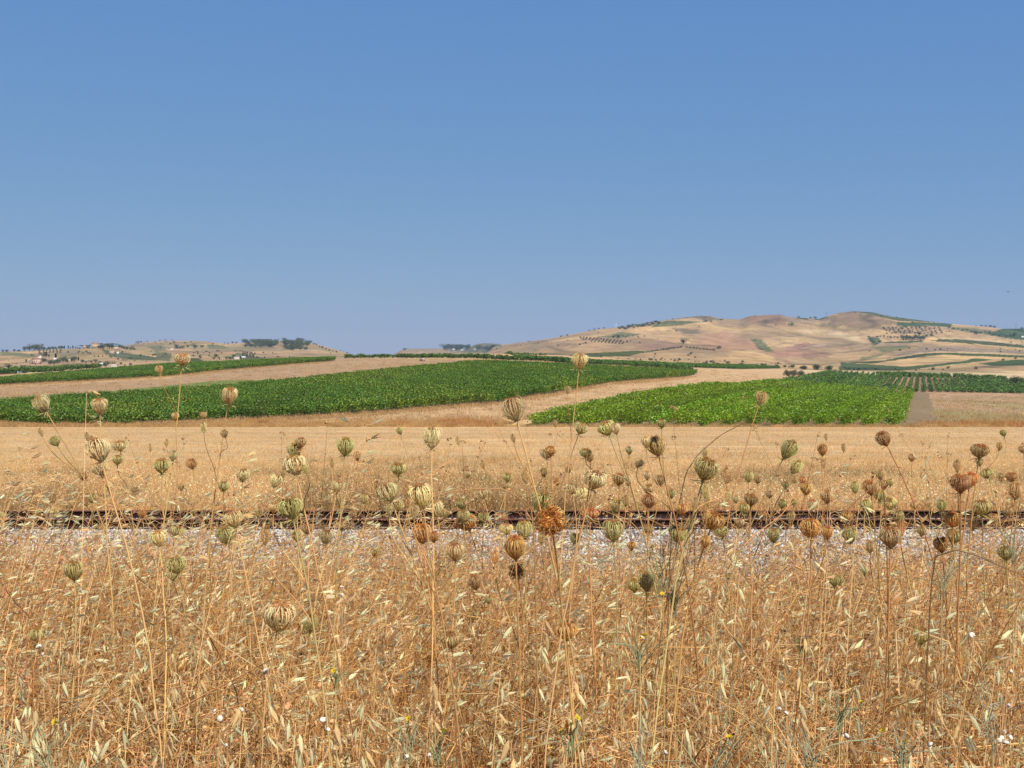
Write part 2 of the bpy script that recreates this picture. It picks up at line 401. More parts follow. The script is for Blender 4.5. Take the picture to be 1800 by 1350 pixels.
PAINT = [
    # left hills
    (c1((640, 340), (830, 330), (850, 370), (700, 410), (600, 380)), 900, 2600, GREY),
    (c1((1060, 325), (1400, 375), (1660, 408), (1660, 445), (1400, 435), (1160, 400)), 900, 2600, lin(92, 108, 78, K)),
    (c1((1380, 345), (1640, 400), (1640, 408), (1380, 352)), 900, 2600, PALE),
    (c1((1540, 290), (1700, 280), (1770, 335), (1650, 350)), 900, 3200, OLIVE),
    (c1((1640, 350), (1800, 350), (1800, 450), (1640, 440)), 900, 3200, lin(110, 118, 85, K)),
    (c1((0, 390), (240, 400), (440, 470), (300, 470), (0, 480)), 900, 2600, STRAW),
    (c1((0, 345), (230, 360), (400, 400), (240, 400), (0, 388)), 900, 2600, OLIVE),
    (c1((420, 300), (640, 300), (830, 325), (640, 335), (600, 380), (420, 340)), 900, 2600, TAN),
    (c1((850, 440), (1230, 450), (1480, 480), (1380, 500), (900, 520)), 700, 2600, lin(200, 165, 125, K)),
    (c8((0, 300), (230, 320), (640, 330), (900, 350), (900, 380), (0, 370)), 900, 3300, lin(200, 150, 118, K)),
    (c8((640, 385), (700, 360), (780, 362), (900, 415), (1000, 430), (640, 430)), 900, 3300, lin(108, 118, 92, K)),
    (c8((180, 415), (300, 420), (350, 440), (340, 460), (180, 455)), 700, 3300, GREEN),
    (c8((380, 270), (560, 285), (620, 320), (400, 320)), 900, 3300, lin(115, 122, 92, K)),
    (c8((860, 400), (1400, 400), (1750, 415), (1750, 440), (860, 440)), 700, 3300, lin(112, 125, 92, K)),
    (c8((880, 355), (1250, 365), (1460, 330), (1800, 380), (1500, 400), (1000, 410)), 900, 3300, lin(198, 156, 124, K)),
    # middle far hills
    ([(780, 603), (830, 601), (880, 605), (880, 620), (780, 620)], 2900, 4200, lin(118, 116, 88, K)),
    ([(705, 611), (790, 611), (790, 622), (705, 622)], 2900, 4200, lin(172, 142, 112, K)),
    # right hills
    (c6((0, 425), (130, 410), (590, 388), (604, 400), (480, 432), (180, 438), (0, 455)), 700, 2600, GREEN),
    (c6((-500, 400), (-250, 330), (-150, 345), (-350, 440)), 700, 2600, lin(165, 140, 108, K)),
    (c6((520, 355), (700, 320), (870, 322), (880, 345), (800, 375), (600, 392)), 700, 3300, lin(158, 122, 106, K)),
    (c6((950, 345), (1100, 265), (1200, 230), (1420, 270), (1600, 390), (1350, 380), (1100, 372)), 700, 3300, lin(188, 143, 112, K)),
    (c6((1350, 145), (1420, 100), (1500, 90), (1640, 85), (1700, 105), (1740, 160), (1650, 195), (1480, 175)), 900, 4000, lin(158, 118, 92, K)),
    (c6((700, 162), (800, 150), (1080, 160), (900, 182), (650, 205)), 900, 4000, lin(108, 118, 80, K)),
    (c6((880, 130), (950, 100), (1050, 100), (1200, 140), (1080, 160), (1000, 130)), 900, 4000, lin(130, 115, 88, K)),
    (c6((240, 280), (420, 240), (580, 260), (400, 290)), 900, 4000, OLIVE),
    (c6((800, 205), (1000, 225), (1090, 250), (900, 255)), 900, 4000, lin(150, 128, 95, K)),
    (c6((1430, 290), (1520, 300), (1610, 385), (1620, 410), (1500, 385)), 700, 3300, lin(122, 120, 78, K)),
    (c6((1640, 420), (1700, 365), (1800, 330), (1880, 350), (1880, 440), (1800, 445)), 700, 3300, lin(176, 128, 112, K)),
    (c6((0, 300), (300, 320), (520, 350), (200, 390), (0, 400)), 700, 3300, lin(202, 164, 124, K)),
    (c6((1180, 400), (1480, 380), (1800, 470), (1800, 490), (1200, 480)), 700, 2600, STRAW),
    (c6((560, 255), (800, 230), (1000, 290), (900, 330), (620, 290)), 700, 3300, STRAW),
    (c7((0, 112), (105, 115), (90, 145), (0, 132)), 900, 4000, GREEN),
    (c7((150, 118), (255, 90), (240, 148), (133, 146)), 900, 4000, lin(70, 98, 60, K)),
    (c7((260, 95), (350, 75), (600, 82), (780, 152), (700, 195), (500, 210), (300, 195)), 900, 4000, lin(150, 122, 92, K)),
    (c7((340, 66), (480, 62), (650, 90), (900, 138), (1110, 148), (1100, 168), (800, 150), (650, 118), (480, 84)), 900, 4000, lin(92, 102, 66, K)),
    (c7((790, 162), (1230, 172), (1225, 202), (800, 198)), 900, 4000, lin(70, 96, 60, K)),
    (c7((640, 210), (800, 195), (1200, 205), (1160, 250), (700, 262)), 900, 4000, lin(186, 152, 116, K)),
    (c7((1130, 155), (1600, 200), (1560, 232), (1240, 175)), 900, 4000, TAN),
    (c7((1230, 200), (1500, 225), (1700, 260), (1690, 292), (1400, 245), (1220, 220)), 700, 4000, lin(125, 122, 85, K)),
    (c7((1570, 235), (1650, 205), (1850, 205), (1850, 310), (1690, 295), (1500, 252)), 700, 4000, lin(72, 100, 62, K)),
    (c7((1010, 308), (1200, 297), (1500, 315), (1850, 352), (1850, 372), (1500, 342), (1200, 320)), 700, 4000, GREEN),
    (c7((1070, 285), (1250, 280), (1500, 297), (1850, 335), (1850, 350), (1500, 314), (1250, 294)), 700, 4000, PALE),
    (c7((650, 320), (1000, 310), (1000, 322), (700, 332)), 700, 4000, GREEN),
    (c7((0, 220), (300, 230), (480, 275), (560, 330), (300, 270), (0, 235)), 900, 4000, PALE * 0.95),
    (c7((420, 485), (700, 462), (950, 418), (1130, 403), (1400, 410), (1850, 430), (1850, 448), (1400, 430), (1150, 420), (950, 440), (600, 492)), 700, 4000, GREEN),
    (c7((420, 478), (700, 455), (950, 410), (1130, 394), (1400, 400), (1850, 420), (1850, 430), (1400, 410), (1130, 403), (950, 418), (700, 462)), 700, 4000, PALE),
    (c7((720, 440), (1000, 355), (1300, 362), (1850, 395), (1850, 418), (1400, 398), (1130, 392), (900, 415)), 700, 4000, GREY),
    (c7((350, 478), (480, 490), (850, 515), (1300, 475), (1400, 450), (1570, 460), (1300, 492), (900, 538), (700, 560), (330, 548)), 700, 4000, lin(84, 104, 66, K)),
    (c7((1430, 490), (1700, 462), (1850, 458), (1850, 502), (1550, 508)), 700, 4000, lin(72, 98, 58, K)),
    (c7((600, 560), (1090, 553), (1095, 563), (600, 568)), 650, 4000, DKGR),
    (c7((1095, 556), (1850, 558), (1850, 563), (1095, 562)), 650, 4000, DKGR),
    (c7((1200, 578), (1750, 580), (1750, 586), (1200, 584)), 650, 4000, DKGR),
    (c7((560, 275), (650, 285), (665, 325), (610, 350), (570, 310)), 700, 4000, lin(96, 110, 76, K)),
    (c7((600, 362), (860, 345), (905, 365), (700, 405), (650, 392)), 700, 4000, OLIVE),
    (c7((505, 440), (700, 408), (650, 440), (500, 468)), 700, 4000, lin(150, 140, 96, K)),
    (c7((60, 345), (150, 325), (210, 350), (120, 372)), 700, 4000, lin(205, 172, 150, K)),
    (c7((0, 380), (110, 365), (300, 430), (0, 440)), 700, 4000, lin(172, 128, 108, K)),
    # pale field beyond the far block of vines
    ([(1380, 650), (1900, 651), (1900, 667), (1780, 666), (1540, 659), (1430, 660)], 560, 900, PALE),
    ([(850, 622), (1100, 630), (1400, 640), (1400, 652), (1230, 652), (850, 640)], 350, 850, STRAW),
    # hill with the large vineyard
    ([(560, 632), (600, 628), (700, 630), (850, 634), (850, 640), (600, 665), (480, 669), (383, 669), (333, 674), (200, 687), (0, 699), (-900, 723), (-900, 692), (0, 680), (200, 670), (300, 664), (400, 650)], 150, 600, lin(188, 152, 112, K)),
    ([(-900, 723), (0, 699), (200, 687), (333, 674), (383, 669), (500, 668), (500, 680), (400, 690), (200, 706), (0, 722), (-900, 750)], 125, 500, lin(120, 136, 66, K)),
    ([(600, 624), (1000, 632), (1000, 640), (850, 634), (700, 630), (600, 629)], 380, 900, lin(205, 170, 118, K)),
]
V1 = [(-900, 762), (0, 746), (100, 749), (233, 748), (300, 744), (400, 739), (550, 733), (690, 723), (807, 713), (883, 708), (933, 698), (967, 693), (1017, 684), (1067, 674),
      (1133, 668), (1200, 663), (1226, 658), (1130, 653), (1013, 648), (833, 641.5), (780, 647), (633, 662), (483, 679), (400, 688), (300, 696), (200, 703), (0, 718), (-900, 743)]
V2 = [(-900, 697), (0, 677), (200, 667), (300, 661), (400, 650), (588, 634), (588, 633), (500, 635.5), (400, 640), (300, 644), (233, 649), (100, 661), (0, 672), (-900, 690)]
V5 = [(900, 626), (1000, 634), (1133, 639), (1222, 642.5), (1385, 644.5), (1378, 647), (1311, 649), (1244, 647), (1111, 643), (1000, 639), (920, 631)]
SOIL = lin(150, 124, 84, K)
PAINT += [(V1, 125, 650, lin(132, 112, 78, K)), (V2, 200, 650, lin(132, 112, 78, K)), (V5, 350, 700, lin(120, 110, 74, K))]

RD = (math.sin(math.radians(19.8)), math.cos(math.radians(19.8)))   # direction of the vine rows on the right


def row_u(x, y):
    """where the row through (x, y) starts on the line y = 126"""
    return x - (y - 126.0) * RD[0] / RD[1]


Cc = np.tile(STRAW, (*Z.shape, 1))
far = np.clip((GY - 700) / 300, 0, 1)[..., None]
base_far = TAN[None, None] + (vnoise(GX / 160, GY / 220, 8)[..., None]) * (STRAW - PINK)[None, None] * 1.3
# patchwork of old field parcels on the hills
base_far = base_far * (1 + 0.12 * np.sign(vnoise(GX / 130 + 9, GY / 170, 12))[..., None] * (np.abs(vnoise(GX / 130 + 9, GY / 170, 12)) > 0.12)[..., None])
Cc = Cc * (1 - far) + base_far * far
# golden grass verge along the stubble
Cc[(GY < 134)] = lin(222, 182, 122, K)
U = row_u(GX, GY)
soilm = (U > 0.6) & (U < 43.6) & (GY < 368) & (GY > 125.5)
Cc[soilm] = SOIL
soilm2 = (U > -0.5) & (GY > 368) & (GY < 585) & (U < 150)
Cc[soilm2] = lin(172, 132, 104, K)
strip = (U >= 43.6) & (U < 47.5) & (GY < 368)
Cc[strip] = lin(152, 128, 94, K)
fal = (U >= 47.5) & (GY < 366)
mixn = np.clip(vnoise(GX / 9, GY / 30, 15) * 1.6 + 0.5 + (GY - 230) / 150, 0, 1)[..., None]
falc = lin(160, 146, 98, K) * (1 - mixn) + lin(196, 158, 120, K) * mixn
Cc = np.where(fal[..., None], falc, Cc)
Cc = np.where((fal & (GY < 133))[..., None], lin(222, 182, 122, K), Cc)
for poly, d0, d1, colr in PAINT:
    soft = 1.0 if (colr[0] > 0.12 and d0 >= 700 and colr[0] / colr[1] > 1.46) else 0.0      # bare ground blends unevenly, planted fields end sharply
    m = inpoly(PX + vnoise(GX / 12, GY / 25, 21) * 4 + soft * (vnoise(GX / 45, GY / 60, 23) * 44 + vnoise(GX / 10, GY / 14, 24) * 22), PY + vnoise(GX / 20, GY / 30, 22) * 1.2 + soft * vnoise(GX / 30, GY / 45, 25) * 9, poly) & (GY > d0) & (GY < d1)
    if soft: colr = colr * 0.8 + TAN * 0.2
    if colr[1] > colr[0] and d0 >= 650: colr = colr * np.array([1.15, 0.96, 0.68])
    Cc[m] = colr
hm = (np.clip((GY - 650) / 200, 0, 1) * 1.0)[..., None]
lum = Cc[..., 0:1]
rows_ = np.sin((GX * 0.8 + GY * 0.6) / 2.2)[..., None] * (lum < 0.16) * 0.16
det = vnoise(GX / 14, GY / 18, 81)[..., None] * 0.30 + vnoise(GX / 5, GY / 8, 82)[..., None] * 0.22 + vnoise(GX / 60, GY / 90, 83)[..., None] * 0.22
gl = np.exp(-(vnoise(GX / 120 + 3, GY / 300 + 7, 121) / 0.035) ** 2) + 0.7 * np.exp(-(vnoise(GX / 55 + 13, GY / 160 + 7, 122) / 0.04) ** 2)
gl = (gl * np.clip(vnoise(GX / 200, GY / 260, 123) * 2 + 0.6, 0, 1))[..., None]
dull = (np.clip((-150 - GX) / 150, 0, 1) * np.clip((GY - 1100) / 300, 0, 1) * np.clip(vnoise(GX / 90, GY / 140, 124) * 3 + 0.5, 0, 1))[..., None]
Cc = Cc * (1 - hm * 0.42 * gl * np.array([1.0, 0.9, 0.9]))
Cc = Cc * (1 - 0.5 * dull) + OLIVE * 0.5 * dull
Cc = Cc * (1 + hm * (det + rows_)) * (1 - hm * np.array([0.07, 0.09, 0.20]))
Cc = np.maximum(Cc, 0.01)

M_HILL = mat_ground('hill_earth', scales=((0.006, 0.12), (0.03, 0.16), (0.15, 0.18)), bump=0.6, bscale=0.08, bdist=3.0,
                    speck=[(0.05, 0.64, 0.05, (0.10, 0.11, 0.05)), (0.016, 0.62, 0.10, (0.20, 0.15, 0.09))])
M_FIELD = mat_ground('field_earth', scales=((0.03, 0.10), (0.5, 0.16), (2.5, 0.25)), stretch=(1, 0.5, 1), bump=0.5, bscale=2.5, bdist=0.12, rz=0.3)
M_STUB = mat_ground('stubble_earth', scales=((0.15, 0.10), (1.1, 0.14), (5.0, 0.24)), stretch=(0.1, 1, 1), bump=0.5, bscale=6, bdist=0.05, rz=0.01)
M_SOIL = mat_ground('bank_earth', scales=((1, 0.2), (8, 0.3)), bump=0.6, bscale=20, bdist=0.03)

names_ = {0: ('golden_field', M_FIELD), 1: ('vineyard_soil', M_FIELD), 2: ('fallow_field', M_FIELD), 3: ('hills', M_HILL), 4: ('brown_fallow_slope', M_FIELD)}
cls = np.zeros(Z.shape, int)
cls[(GY > 700)] = 3
cls[fal | strip] = 2
cls[soilm | soilm2] = 1
cls[inpoly(PX, PY, V1) & (GY < 650)] = 1
cls[inpoly(PX, PY, V2) & (GY < 650) & (GY > 200)] = 1
cls[inpoly(PX, PY, PAINT[-6][0]) & (GY < 600) & (GY > 150)] = 4
nr, nc = Z.shape
I = np.arange(nr * nc).reshape(nr, nc)
Q = np.stack([I[:-1, :-1], I[:-1, 1:], I[1:, 1:], I[1:, :-1]], -1).reshape(-1, 4)
qc = cls[:-1, :-1].ravel()
VV = np.stack([GX, GY, Z], -1).reshape(-1, 3)
CV = Cc.reshape(-1, 3)
for k, (nm, mt) in names_.items():
    q = Q[qc == k]
    if not len(q): continue
    u, inv = np.unique(q, return_inverse=True)
    tag(link(nm, mk_mesh(nm, VV[u], inv.reshape(-1, 4), CV[u], mt, smooth=True)), kind='structure')


def strip_ground(name, ys, xs, colf, mat, dz=None):
    X, Y = np.meshgrid(xs, ys)
    Zz = zg(X, Y) if dz is None else zg(X, Y) + dz(X, Y)
    V = np.stack([X, Y, Zz], -1).reshape(-1, 3)
    a, b = X.shape
    I = np.arange(a * b).reshape(a, b)
    q = np.stack([I[:-1, :-1], I[:-1, 1:], I[1:, 1:], I[1:, :-1]], -1).reshape(-1, 4)
    o = link(name, mk_mesh(name, V, q, colf(X, Y).reshape(-1, 3), mat, smooth=True))
    return tag(o, kind='structure')


flat = lambda c: (lambda X, Y: np.tile(np.array(c), (*X.shape, 1)))
strip_ground('ground', np.concatenate([np.arange(-40, 0, 5), np.arange(0, 20.01, 0.4)]), np.arange(-60, 60.1, 1.5), flat(lin(120, 84, 52, 0.6)), M_SOIL)
strip_ground('railway_bed', np.arange(20.0, 28.01, 0.2), np.arange(-60, 60.1, 1.0), flat(lin(128, 116, 104, 0.6)), M_SOIL)


def stubc(X, Y):
    t = np.clip((Y - 30) / 25, 0, 1)[..., None]
    n = (vnoise(X / 14, Y / 1.3, 31) * 0.22 + vnoise(X / 30, Y / 5, 32) * 0.14 + vnoise(X / 90, Y / 0.8, 35) * 0.16)[..., None]
    return (lin(206, 168, 116, K) * (1 - t) + lin(216, 178, 126, K) * t) * (1 + n)


YS = [28.0]
while YS[-1] < 124.7: YS.append(YS[-1] * 1.006)
YS[-1] = 125.0
strip_ground('stubble_field', np.array(YS), np.concatenate([np.arange(-190, -70, 5), np.arange(-70, 70, 1.0), np.arange(70, 191, 5)]), stubc, M_STUB,
             dz=lambda X, Y: np.where(Y < 124.9, vnoise(X / 6, Y / 0.7, 33) * 0.035 + vnoise(X / 20, Y / 3, 34) * 0.08, 0) * np.clip((Y - 28) / 3, 0, 1))
mb = MB(); mb.add(np.array([[-9000, -2000, -20.], [9000, -2000, -20.], [9000, 12000, -20.], [-9000, 12000, -20.]]), np.array([[0, 1, 2, 3]]), TAN)
tag(mb.obj('distant_plain', M_FIELD), kind='structure')

# haze between the fields and the hills
mh = bpy.data.materials.new('haze_air'); mh.use_nodes = True
nt = mh.node_tree; nt.nodes.clear()
pv = nt.nodes.new('ShaderNodeVolumePrincipled'); ou = nt.nodes.new('ShaderNodeOutputMaterial')
pv.inputs['Density'].default_value = 0.00008
pv.inputs['Color'].default_value = (0.62, 0.78, 1.0, 1)
pv.inputs['Anisotropy'].default_value = 0.2
nt.links.new(pv.outputs[0], ou.inputs['Volume'])
mb = MB(); mb.box((0, 2100, 79), (7600, 4800, 200))
tag(mb.obj('haze', mh), kind='stuff', label='pale blue summer haze over the far hills')


# ------------------------------------------------------------------ scattering (for what nobody could count)
def scatter(name, protos, P, rot, scl, idx, label, cat=None):
    coll = bpy.data.collections.new(name + '_kinds')
    obs = []
    for i, me in enumerate(protos):
        o = bpy.data.objects.new('%s_kind_%02d' % (name, i), me)
        coll.objects.link(o)
    me = bpy.data.meshes.new(name)
    me.vertices.add(len(P))
    me.vertices.foreach_set('co', np.asarray(P, np.float32).ravel())
    a = me.attributes.new('rot', 'FLOAT_VECTOR', 'POINT'); a.data.foreach_set('vector', np.asarray(rot, np.float32).ravel())
    a = me.attributes.new('scl', 'FLOAT_VECTOR', 'POINT')
    s = np.asarray(scl, np.float32)
    if s.ndim == 1: s = np.repeat(s[:, None], 3, 1)
    a.data.foreach_set('vector', s.ravel())
    a = me.attributes.new('idx', 'INT', 'POINT'); a.data.foreach_set('value', np.asarray(idx, np.int32))
    ng = bpy.data.node_groups.new(name, 'GeometryNodeTree')
    ng.interface.new_socket('Geometry', in_out='INPUT', socket_type='NodeSocketGeometry')
    ng.interface.new_socket('Geometry', in_out='OUTPUT', socket_type='NodeSocketGeometry')
    N, L = ng.nodes, ng.links
    gi = N.new('NodeGroupInput'); go = N.new('NodeGroupOutput')
    ci = N.new('GeometryNodeCollectionInfo'); ci.inputs['Collection'].default_value = coll
    ci.inputs['Separate Children'].default_value = True; ci.inputs['Reset Children'].default_value = True
    ip = N.new('GeometryNodeInstanceOnPoints'); ip.inputs['Pick Instance'].default_value = True
    def attr(n, t):
        x = N.new('GeometryNodeInputNamedAttribute'); x.data_type = t; x.inputs['Name'].default_value = n
        return x.outputs['Attribute']
    L.new(gi.outputs[0], ip.inputs['Points']); L.new(ci.outputs[0], ip.inputs['Instance'])
    L.new(attr('rot', 'FLOAT_VECTOR'), ip.inputs['Rotation']); L.new(attr('scl', 'FLOAT_VECTOR'), ip.inputs['Scale'])
    L.new(attr('idx', 'INT'), ip.inputs['Instance Index'])
    L.new(ip.outputs[0], go.inputs[0])
    o = link(name, me)
    md = o.modifiers.new('scatter', 'NODES'); md.node_group = ng
    return tag(o, label, cat, kind='stuff')


def rots(n, tilt=0.15, yaw=None):
    r = np.zeros((n, 3))
    r[:, 0] = R.normal(0, tilt, n); r[:, 1] = R.normal(0, tilt, n)
    r[:, 2] = R.random(n) * 2 * np.pi if yaw is None else R.normal(0, yaw, n)
    return r


def leaf_quads(P, size, up=0.5, aspect=1.3):
    """one randomly turned leaf quad at each point"""
    n = len(P)
    nn = nrm(R.normal(0, 1, (n, 3)) + np.array([0, 0, up * 1.5]))
    a = nrm(np.cross(nn, nrm(R.normal(0, 1, (n, 3))))); b = np.cross(nn, a)
    s = (np.asarray(size) * (0.7 + 0.6 * R.random(n)))[:, None]
    fold = nn * s * 0.25
    V = np.stack([P - a * s * 0.5 * aspect, P - b * s * 0.5 + fold, P + a * s * 0.5 * aspect, P + b * s * 0.5 + fold], 1).reshape(-1, 3)
    return V, np.arange(n * 4).reshape(n, 4)


def jit(c, n, a=0.15):
    c = np.asarray(c)
    return np.clip(c[None] * (1 + R.normal(0, a, (n, 1))) * (1 + R.normal(0, a * 0.2, (n, 3))), 0.004, 0.9)


# ------------------------------------------------------------------ vineyards
def vine_clump(n, size, colr, h=1.35, w=0.75, L_=1.3):
    t = R.random((n, 3))
    P = np.stack([(t[:, 0] - 0.5) * L_, (t[:, 1] - 0.5) * w * 2, 0.2 + t[:, 2] ** 0.7 * (h - 0.2)], 1)
    k = np.sqrt(np.clip(1 - ((P[:, 2] - 0.65 * h) / (0.62 * h)) ** 2, 0.1, 1))
    P[:, 1] *= k * 0.75
    sh = R.random(n) < 0.06
    P[sh, 2] += R.random(sh.sum()) * 0.35
    V, q = leaf_quads(P, size, up=0.7)
    c = jit(colr, n, 0.22)
    y = R.random(n) < 0.12
    c[y] = c[y] * np.array([1.6, 1.3, 1.0])
    m = MB(); m.add(V, q, rep(c, 4))
    return m.mesh('vine_clump', M_VINE)


VG_BIG = lin(104, 134, 40, 0.82); VG_BRIGHT = lin(130, 160, 28, 0.72); VG_DARK = lin(98, 128, 52, 0.8)


def rows_in(poly, ang, sp, step, d0, d1, xr, jitter=0.15):
    """points along parallel rows inside a field outline"""
    ca, sa = math.cos(ang), math.sin(ang)
    L_ = 900
    a = np.arange(-L_, L_, step); b = np.arange(-L_, L_, sp)
    A, B = np.meshgrid(a, b)
    x = A * ca - B * sa; y = A * sa + B * ca + 300
    m = (y > d0) & (y < d1) & (np.abs(x) < xr * y)
    x, y = x[m], y[m]
    x += R.normal(0, jitter, len(x)); y += R.normal(0, jitter, len(x))
    z = zg(x, y)
    m = inpoly(CX + F * x / y, HY - F * z / y, poly)
    return np.stack([x[m], y[m], z[m]], 1)


big = [vine_clump(240, 0.155, VG_BIG) for _ in range(4)] + [vine_clump(240, 0.155, VG_BIG * np.array([1.28, 1.1, 0.95])) for _ in range(2)] + [vine_clump(230, 0.155, VG_BIG * 0.82) for _ in range(2)]


def vine_tone(P):
    t = vnoise(P[:, 0] / 16 + 50, P[:, 1] / 30 + 50, 111) + 0.5 * vnoise(P[:, 0] / 4 + 50, P[:, 1] / 5 + 50, 112)
    n = len(P)
    return np.where(t > 0.16, R.integers(4, 6, n), np.where(t < -0.26, R.integers(6, 8, n), R.integers(0, 4, n)))
ang1 = math.radians(150)
P = rows_in(V1, ang1, 2.1, 1.05, 125, 650, 0.62)
r_ = rots(len(P), 0.06, 0.15); r_[:, 2] += ang1
scatter('vineyard_foliage', big, P, r_, 0.82 + 0.36 * R.random(len(P)), vine_tone(P), 'broad dark green vineyard covering the slope left of the golden field', 'vineyard')
P = rows_in(V2, ang1, 2.3, 1.1, 200, 650, 0.62)
r_ = rots(len(P), 0.06, 0.15); r_[:, 2] += ang1
scatter('hilltop_vineyard', big, P, r_, 0.8 + 0.4 * R.random(len(P)), vine_tone(P), 'narrow green vineyard strip along the hilltop above the brown slope at left', 'vineyard')
mid = [vine_clump(120, 0.26, VG_DARK * 1.05) for _ in range(4)]
P = rows_in(V5, ang1, 2.6, 1.3, 350, 700, 0.62)
r_ = rots(len(P), 0.06, 0.15); r_[:, 2] += ang1
scatter('ridge_vineyard', mid, P, r_, 0.6 + 0.3 * R.random(len(P)), R.integers(0, 4, len(P)), 'thin green vineyard band on the ridge in front of the right hills', 'vineyard')


def hedge_line(name, pts, d0, label, protos=mid, step=1.0, s=1.0, wid=0.6):
    """a planted line following the given photograph columns/rows over the land"""
    W = []
    for px, py in pts:
        D = hit(px, py, d0)
        W.append(((px - CX) / F * D, D))
    W = np.array(W)
    seg = np.linalg.norm(np.diff(W, axis=0), axis=1)
    t = np.arange(0, seg.sum(), step)
    cs = np.concatenate([[0], np.cumsum(seg)])
    x = np.interp(t, cs, W[:, 0]) + R.normal(0, 0.2, len(t)); y = np.interp(t, cs, W[:, 1]) + R.normal(0, wid, len(t))
    r_ = rots(len(t), 0.08)
    return scatter(name, protos, np.stack([x, y, zg(x, y)], 1), r_, s * (0.8 + 0.5 * R.random(len(t))), R.integers(0, len(protos), len(t)), label, 'vines')


hedge_line('vine_hedge', [(608, 630.5), (700, 629.5), (800, 630), (900, 634), (1000, 639), (1060, 642)], 380, 'long low line of dark vines along the ridge above the brown slope', s=1.15)
hedge_line('vine_hedge', [(1110, 646), (1160, 649), (1216, 652)], 330, 'short dark line of vines at the pointed end of the big vineyard', s=1.1)
hedge_line('vine_hedge', [(770, 622), (830, 621.5), (900, 624), (960, 628)], 560, 'thin dark line of vines edging the pale strip on the crest', s=0.8)
hedge_line('vine_hedge', [(-60, 664), (0, 659), (60, 655), (110, 652), (175, 647.5)], 430, 'dark hedge between the pale strip and the village at the left edge', s=1.5, step=0.9)
hedge_line('vine_hedge', [(1545, 662.5), (1600, 662.5), (1680, 665), (1770, 670)], 520, 'green cross row closing the far end of the dark vine block', s=1.5, step=0.7, wid=2.5)

# rows of vines one can count: the block right of the golden field and the block behind it
xs = np.arange(2.2, 43.0, 2.66)


def vine_row(u, y0, y1, dens, size0, colr, hgt=1.35, wid=1.0):
    n_ = int((y1 - y0) / RD[1])
    # leaves thin out and grow coarser with distance so that each row stays light
    s = []
    segs = np.linspace(y0, y1, 9)
    m = MB()
    for a, b in zip(segs[:-1], segs[1:]):
        f = max(1.0, (a / 135.0))
        n = int(dens * (b - a) / f ** 1.35)
        y = a + (b - a) * R.random(n)
        x0 = u + (y - 126) * RD[0] / RD[1]
        hh = hgt * (0.85 + 0.5 * (vnoise(y / 0.9, y * 0 + u * 3, 41) + 0.25))
        tz = R.random(n) ** 0.75
        wv = wid * (1.08 - 0.5 * (y - y0) / (y1 - y0)) * np.sqrt(np.clip(1 - ((tz - 0.6) / 0.62) ** 2, 0.06, 1)) * (0.9 + 0.7 * vnoise(y / 1.1, y * 0 + u, 42))
        off = R.normal(0, 0.5, n).clip(-1.2, 1.2) * wv
        x = x0 + off * RD[1]; yy = y - off * RD[0]
        sh = R.random(n) < 0.05
        z = zg(x0, y) + 0.05 + tz * hh + sh * R.random(n) * 0.4
        V, q = leaf_quads(np.stack([x, yy, z], 1), size0 * f ** 0.65, up=0.7)
        c = jit(colr, n, 0.2)
        yel = R.random(n) < 0.15
        c[yel] *= np.array([1.5, 1.3, 1.0])
        m.add(V, q, rep(c, 4))
    return m


def finish_row(m, u, y0, name='grapevine_row'):
    me = m.mesh(name, M_VINE)
    org = np.array([u + (y0 - 126) * RD[0] / RD[1], y0, float(zg(u + (y0 - 126) * RD[0] / RD[1], y0))])
    co = np.empty(len(me.vertices) * 3, np.float32); me.vertices.foreach_get('co', co)
    me.vertices.foreach_set('co', (co.reshape(-1, 3) - org).astype(np.float32).ravel())
    return link(name, me, loc=org), org


for i, u in enumerate(xs):
    y0 = 126.3 + rnd.uniform(-0.4, 0.8)
    o, org = finish_row(vine_row(u, y0, 362, 150, 0.165, VG_BRIGHT, 1.35, 1.08), u, y0)
    where = 'at the left border' if i == 0 else ('at the right border, beside the bare dirt strip' if i == len(xs) - 1 else '%s from the left border' % ordw(i + 1))
    tag(o, ('bright green vine row nearest the bare dirt strip at right' if i == len(xs) - 1 else 'bright green vine row in the near right block, ' + where), 'vine row', 'vine rows of the bright green block')
    # woody stems at the near end
    m = MB()
    for k in range(26):
        yy = y0 + 0.5 + k * 1.1
        xx = u + (yy - 126) * RD[0] / RD[1]
        p = np.array([[[xx, yy, 0], [xx + rnd.uniform(-.05, .05), yy, .3], [xx + rnd.uniform(-.1, .1), yy, .7]]], float)
        p[..., 2] += float(zg(xx, yy)) - 0.03
        V, q = sweep(p - org, np.array([[.04, .03, .03]]), 4)
        m.add(V, q, lin(88, 66, 48, 0.6))
    tag(m.obj('vine_stem', M_BARK, o), kind='stuff')
u2 = np.arange(1.0, 150, 2.66)
cnt = 0
rows2 = []
for u in u2:
    x_end = u + (372 - 126) * RD[0] / RD[1]
    if CX + F * x_end / 372 > 1960: continue
    rows2.append(u)
for i, u in enumerate(rows2):
    o, org = finish_row(vine_row(u, 371, 556, 75, 0.2, VG_DARK, 1.6, 0.8), u, 371)
    where = 'at its left end' if i == 0 else '%s from its left end' % ordw(i + 1)
    tag(o, 'dark green vine row in the far right block, ' + where, 'vine row', 'vine rows of the far dark block')


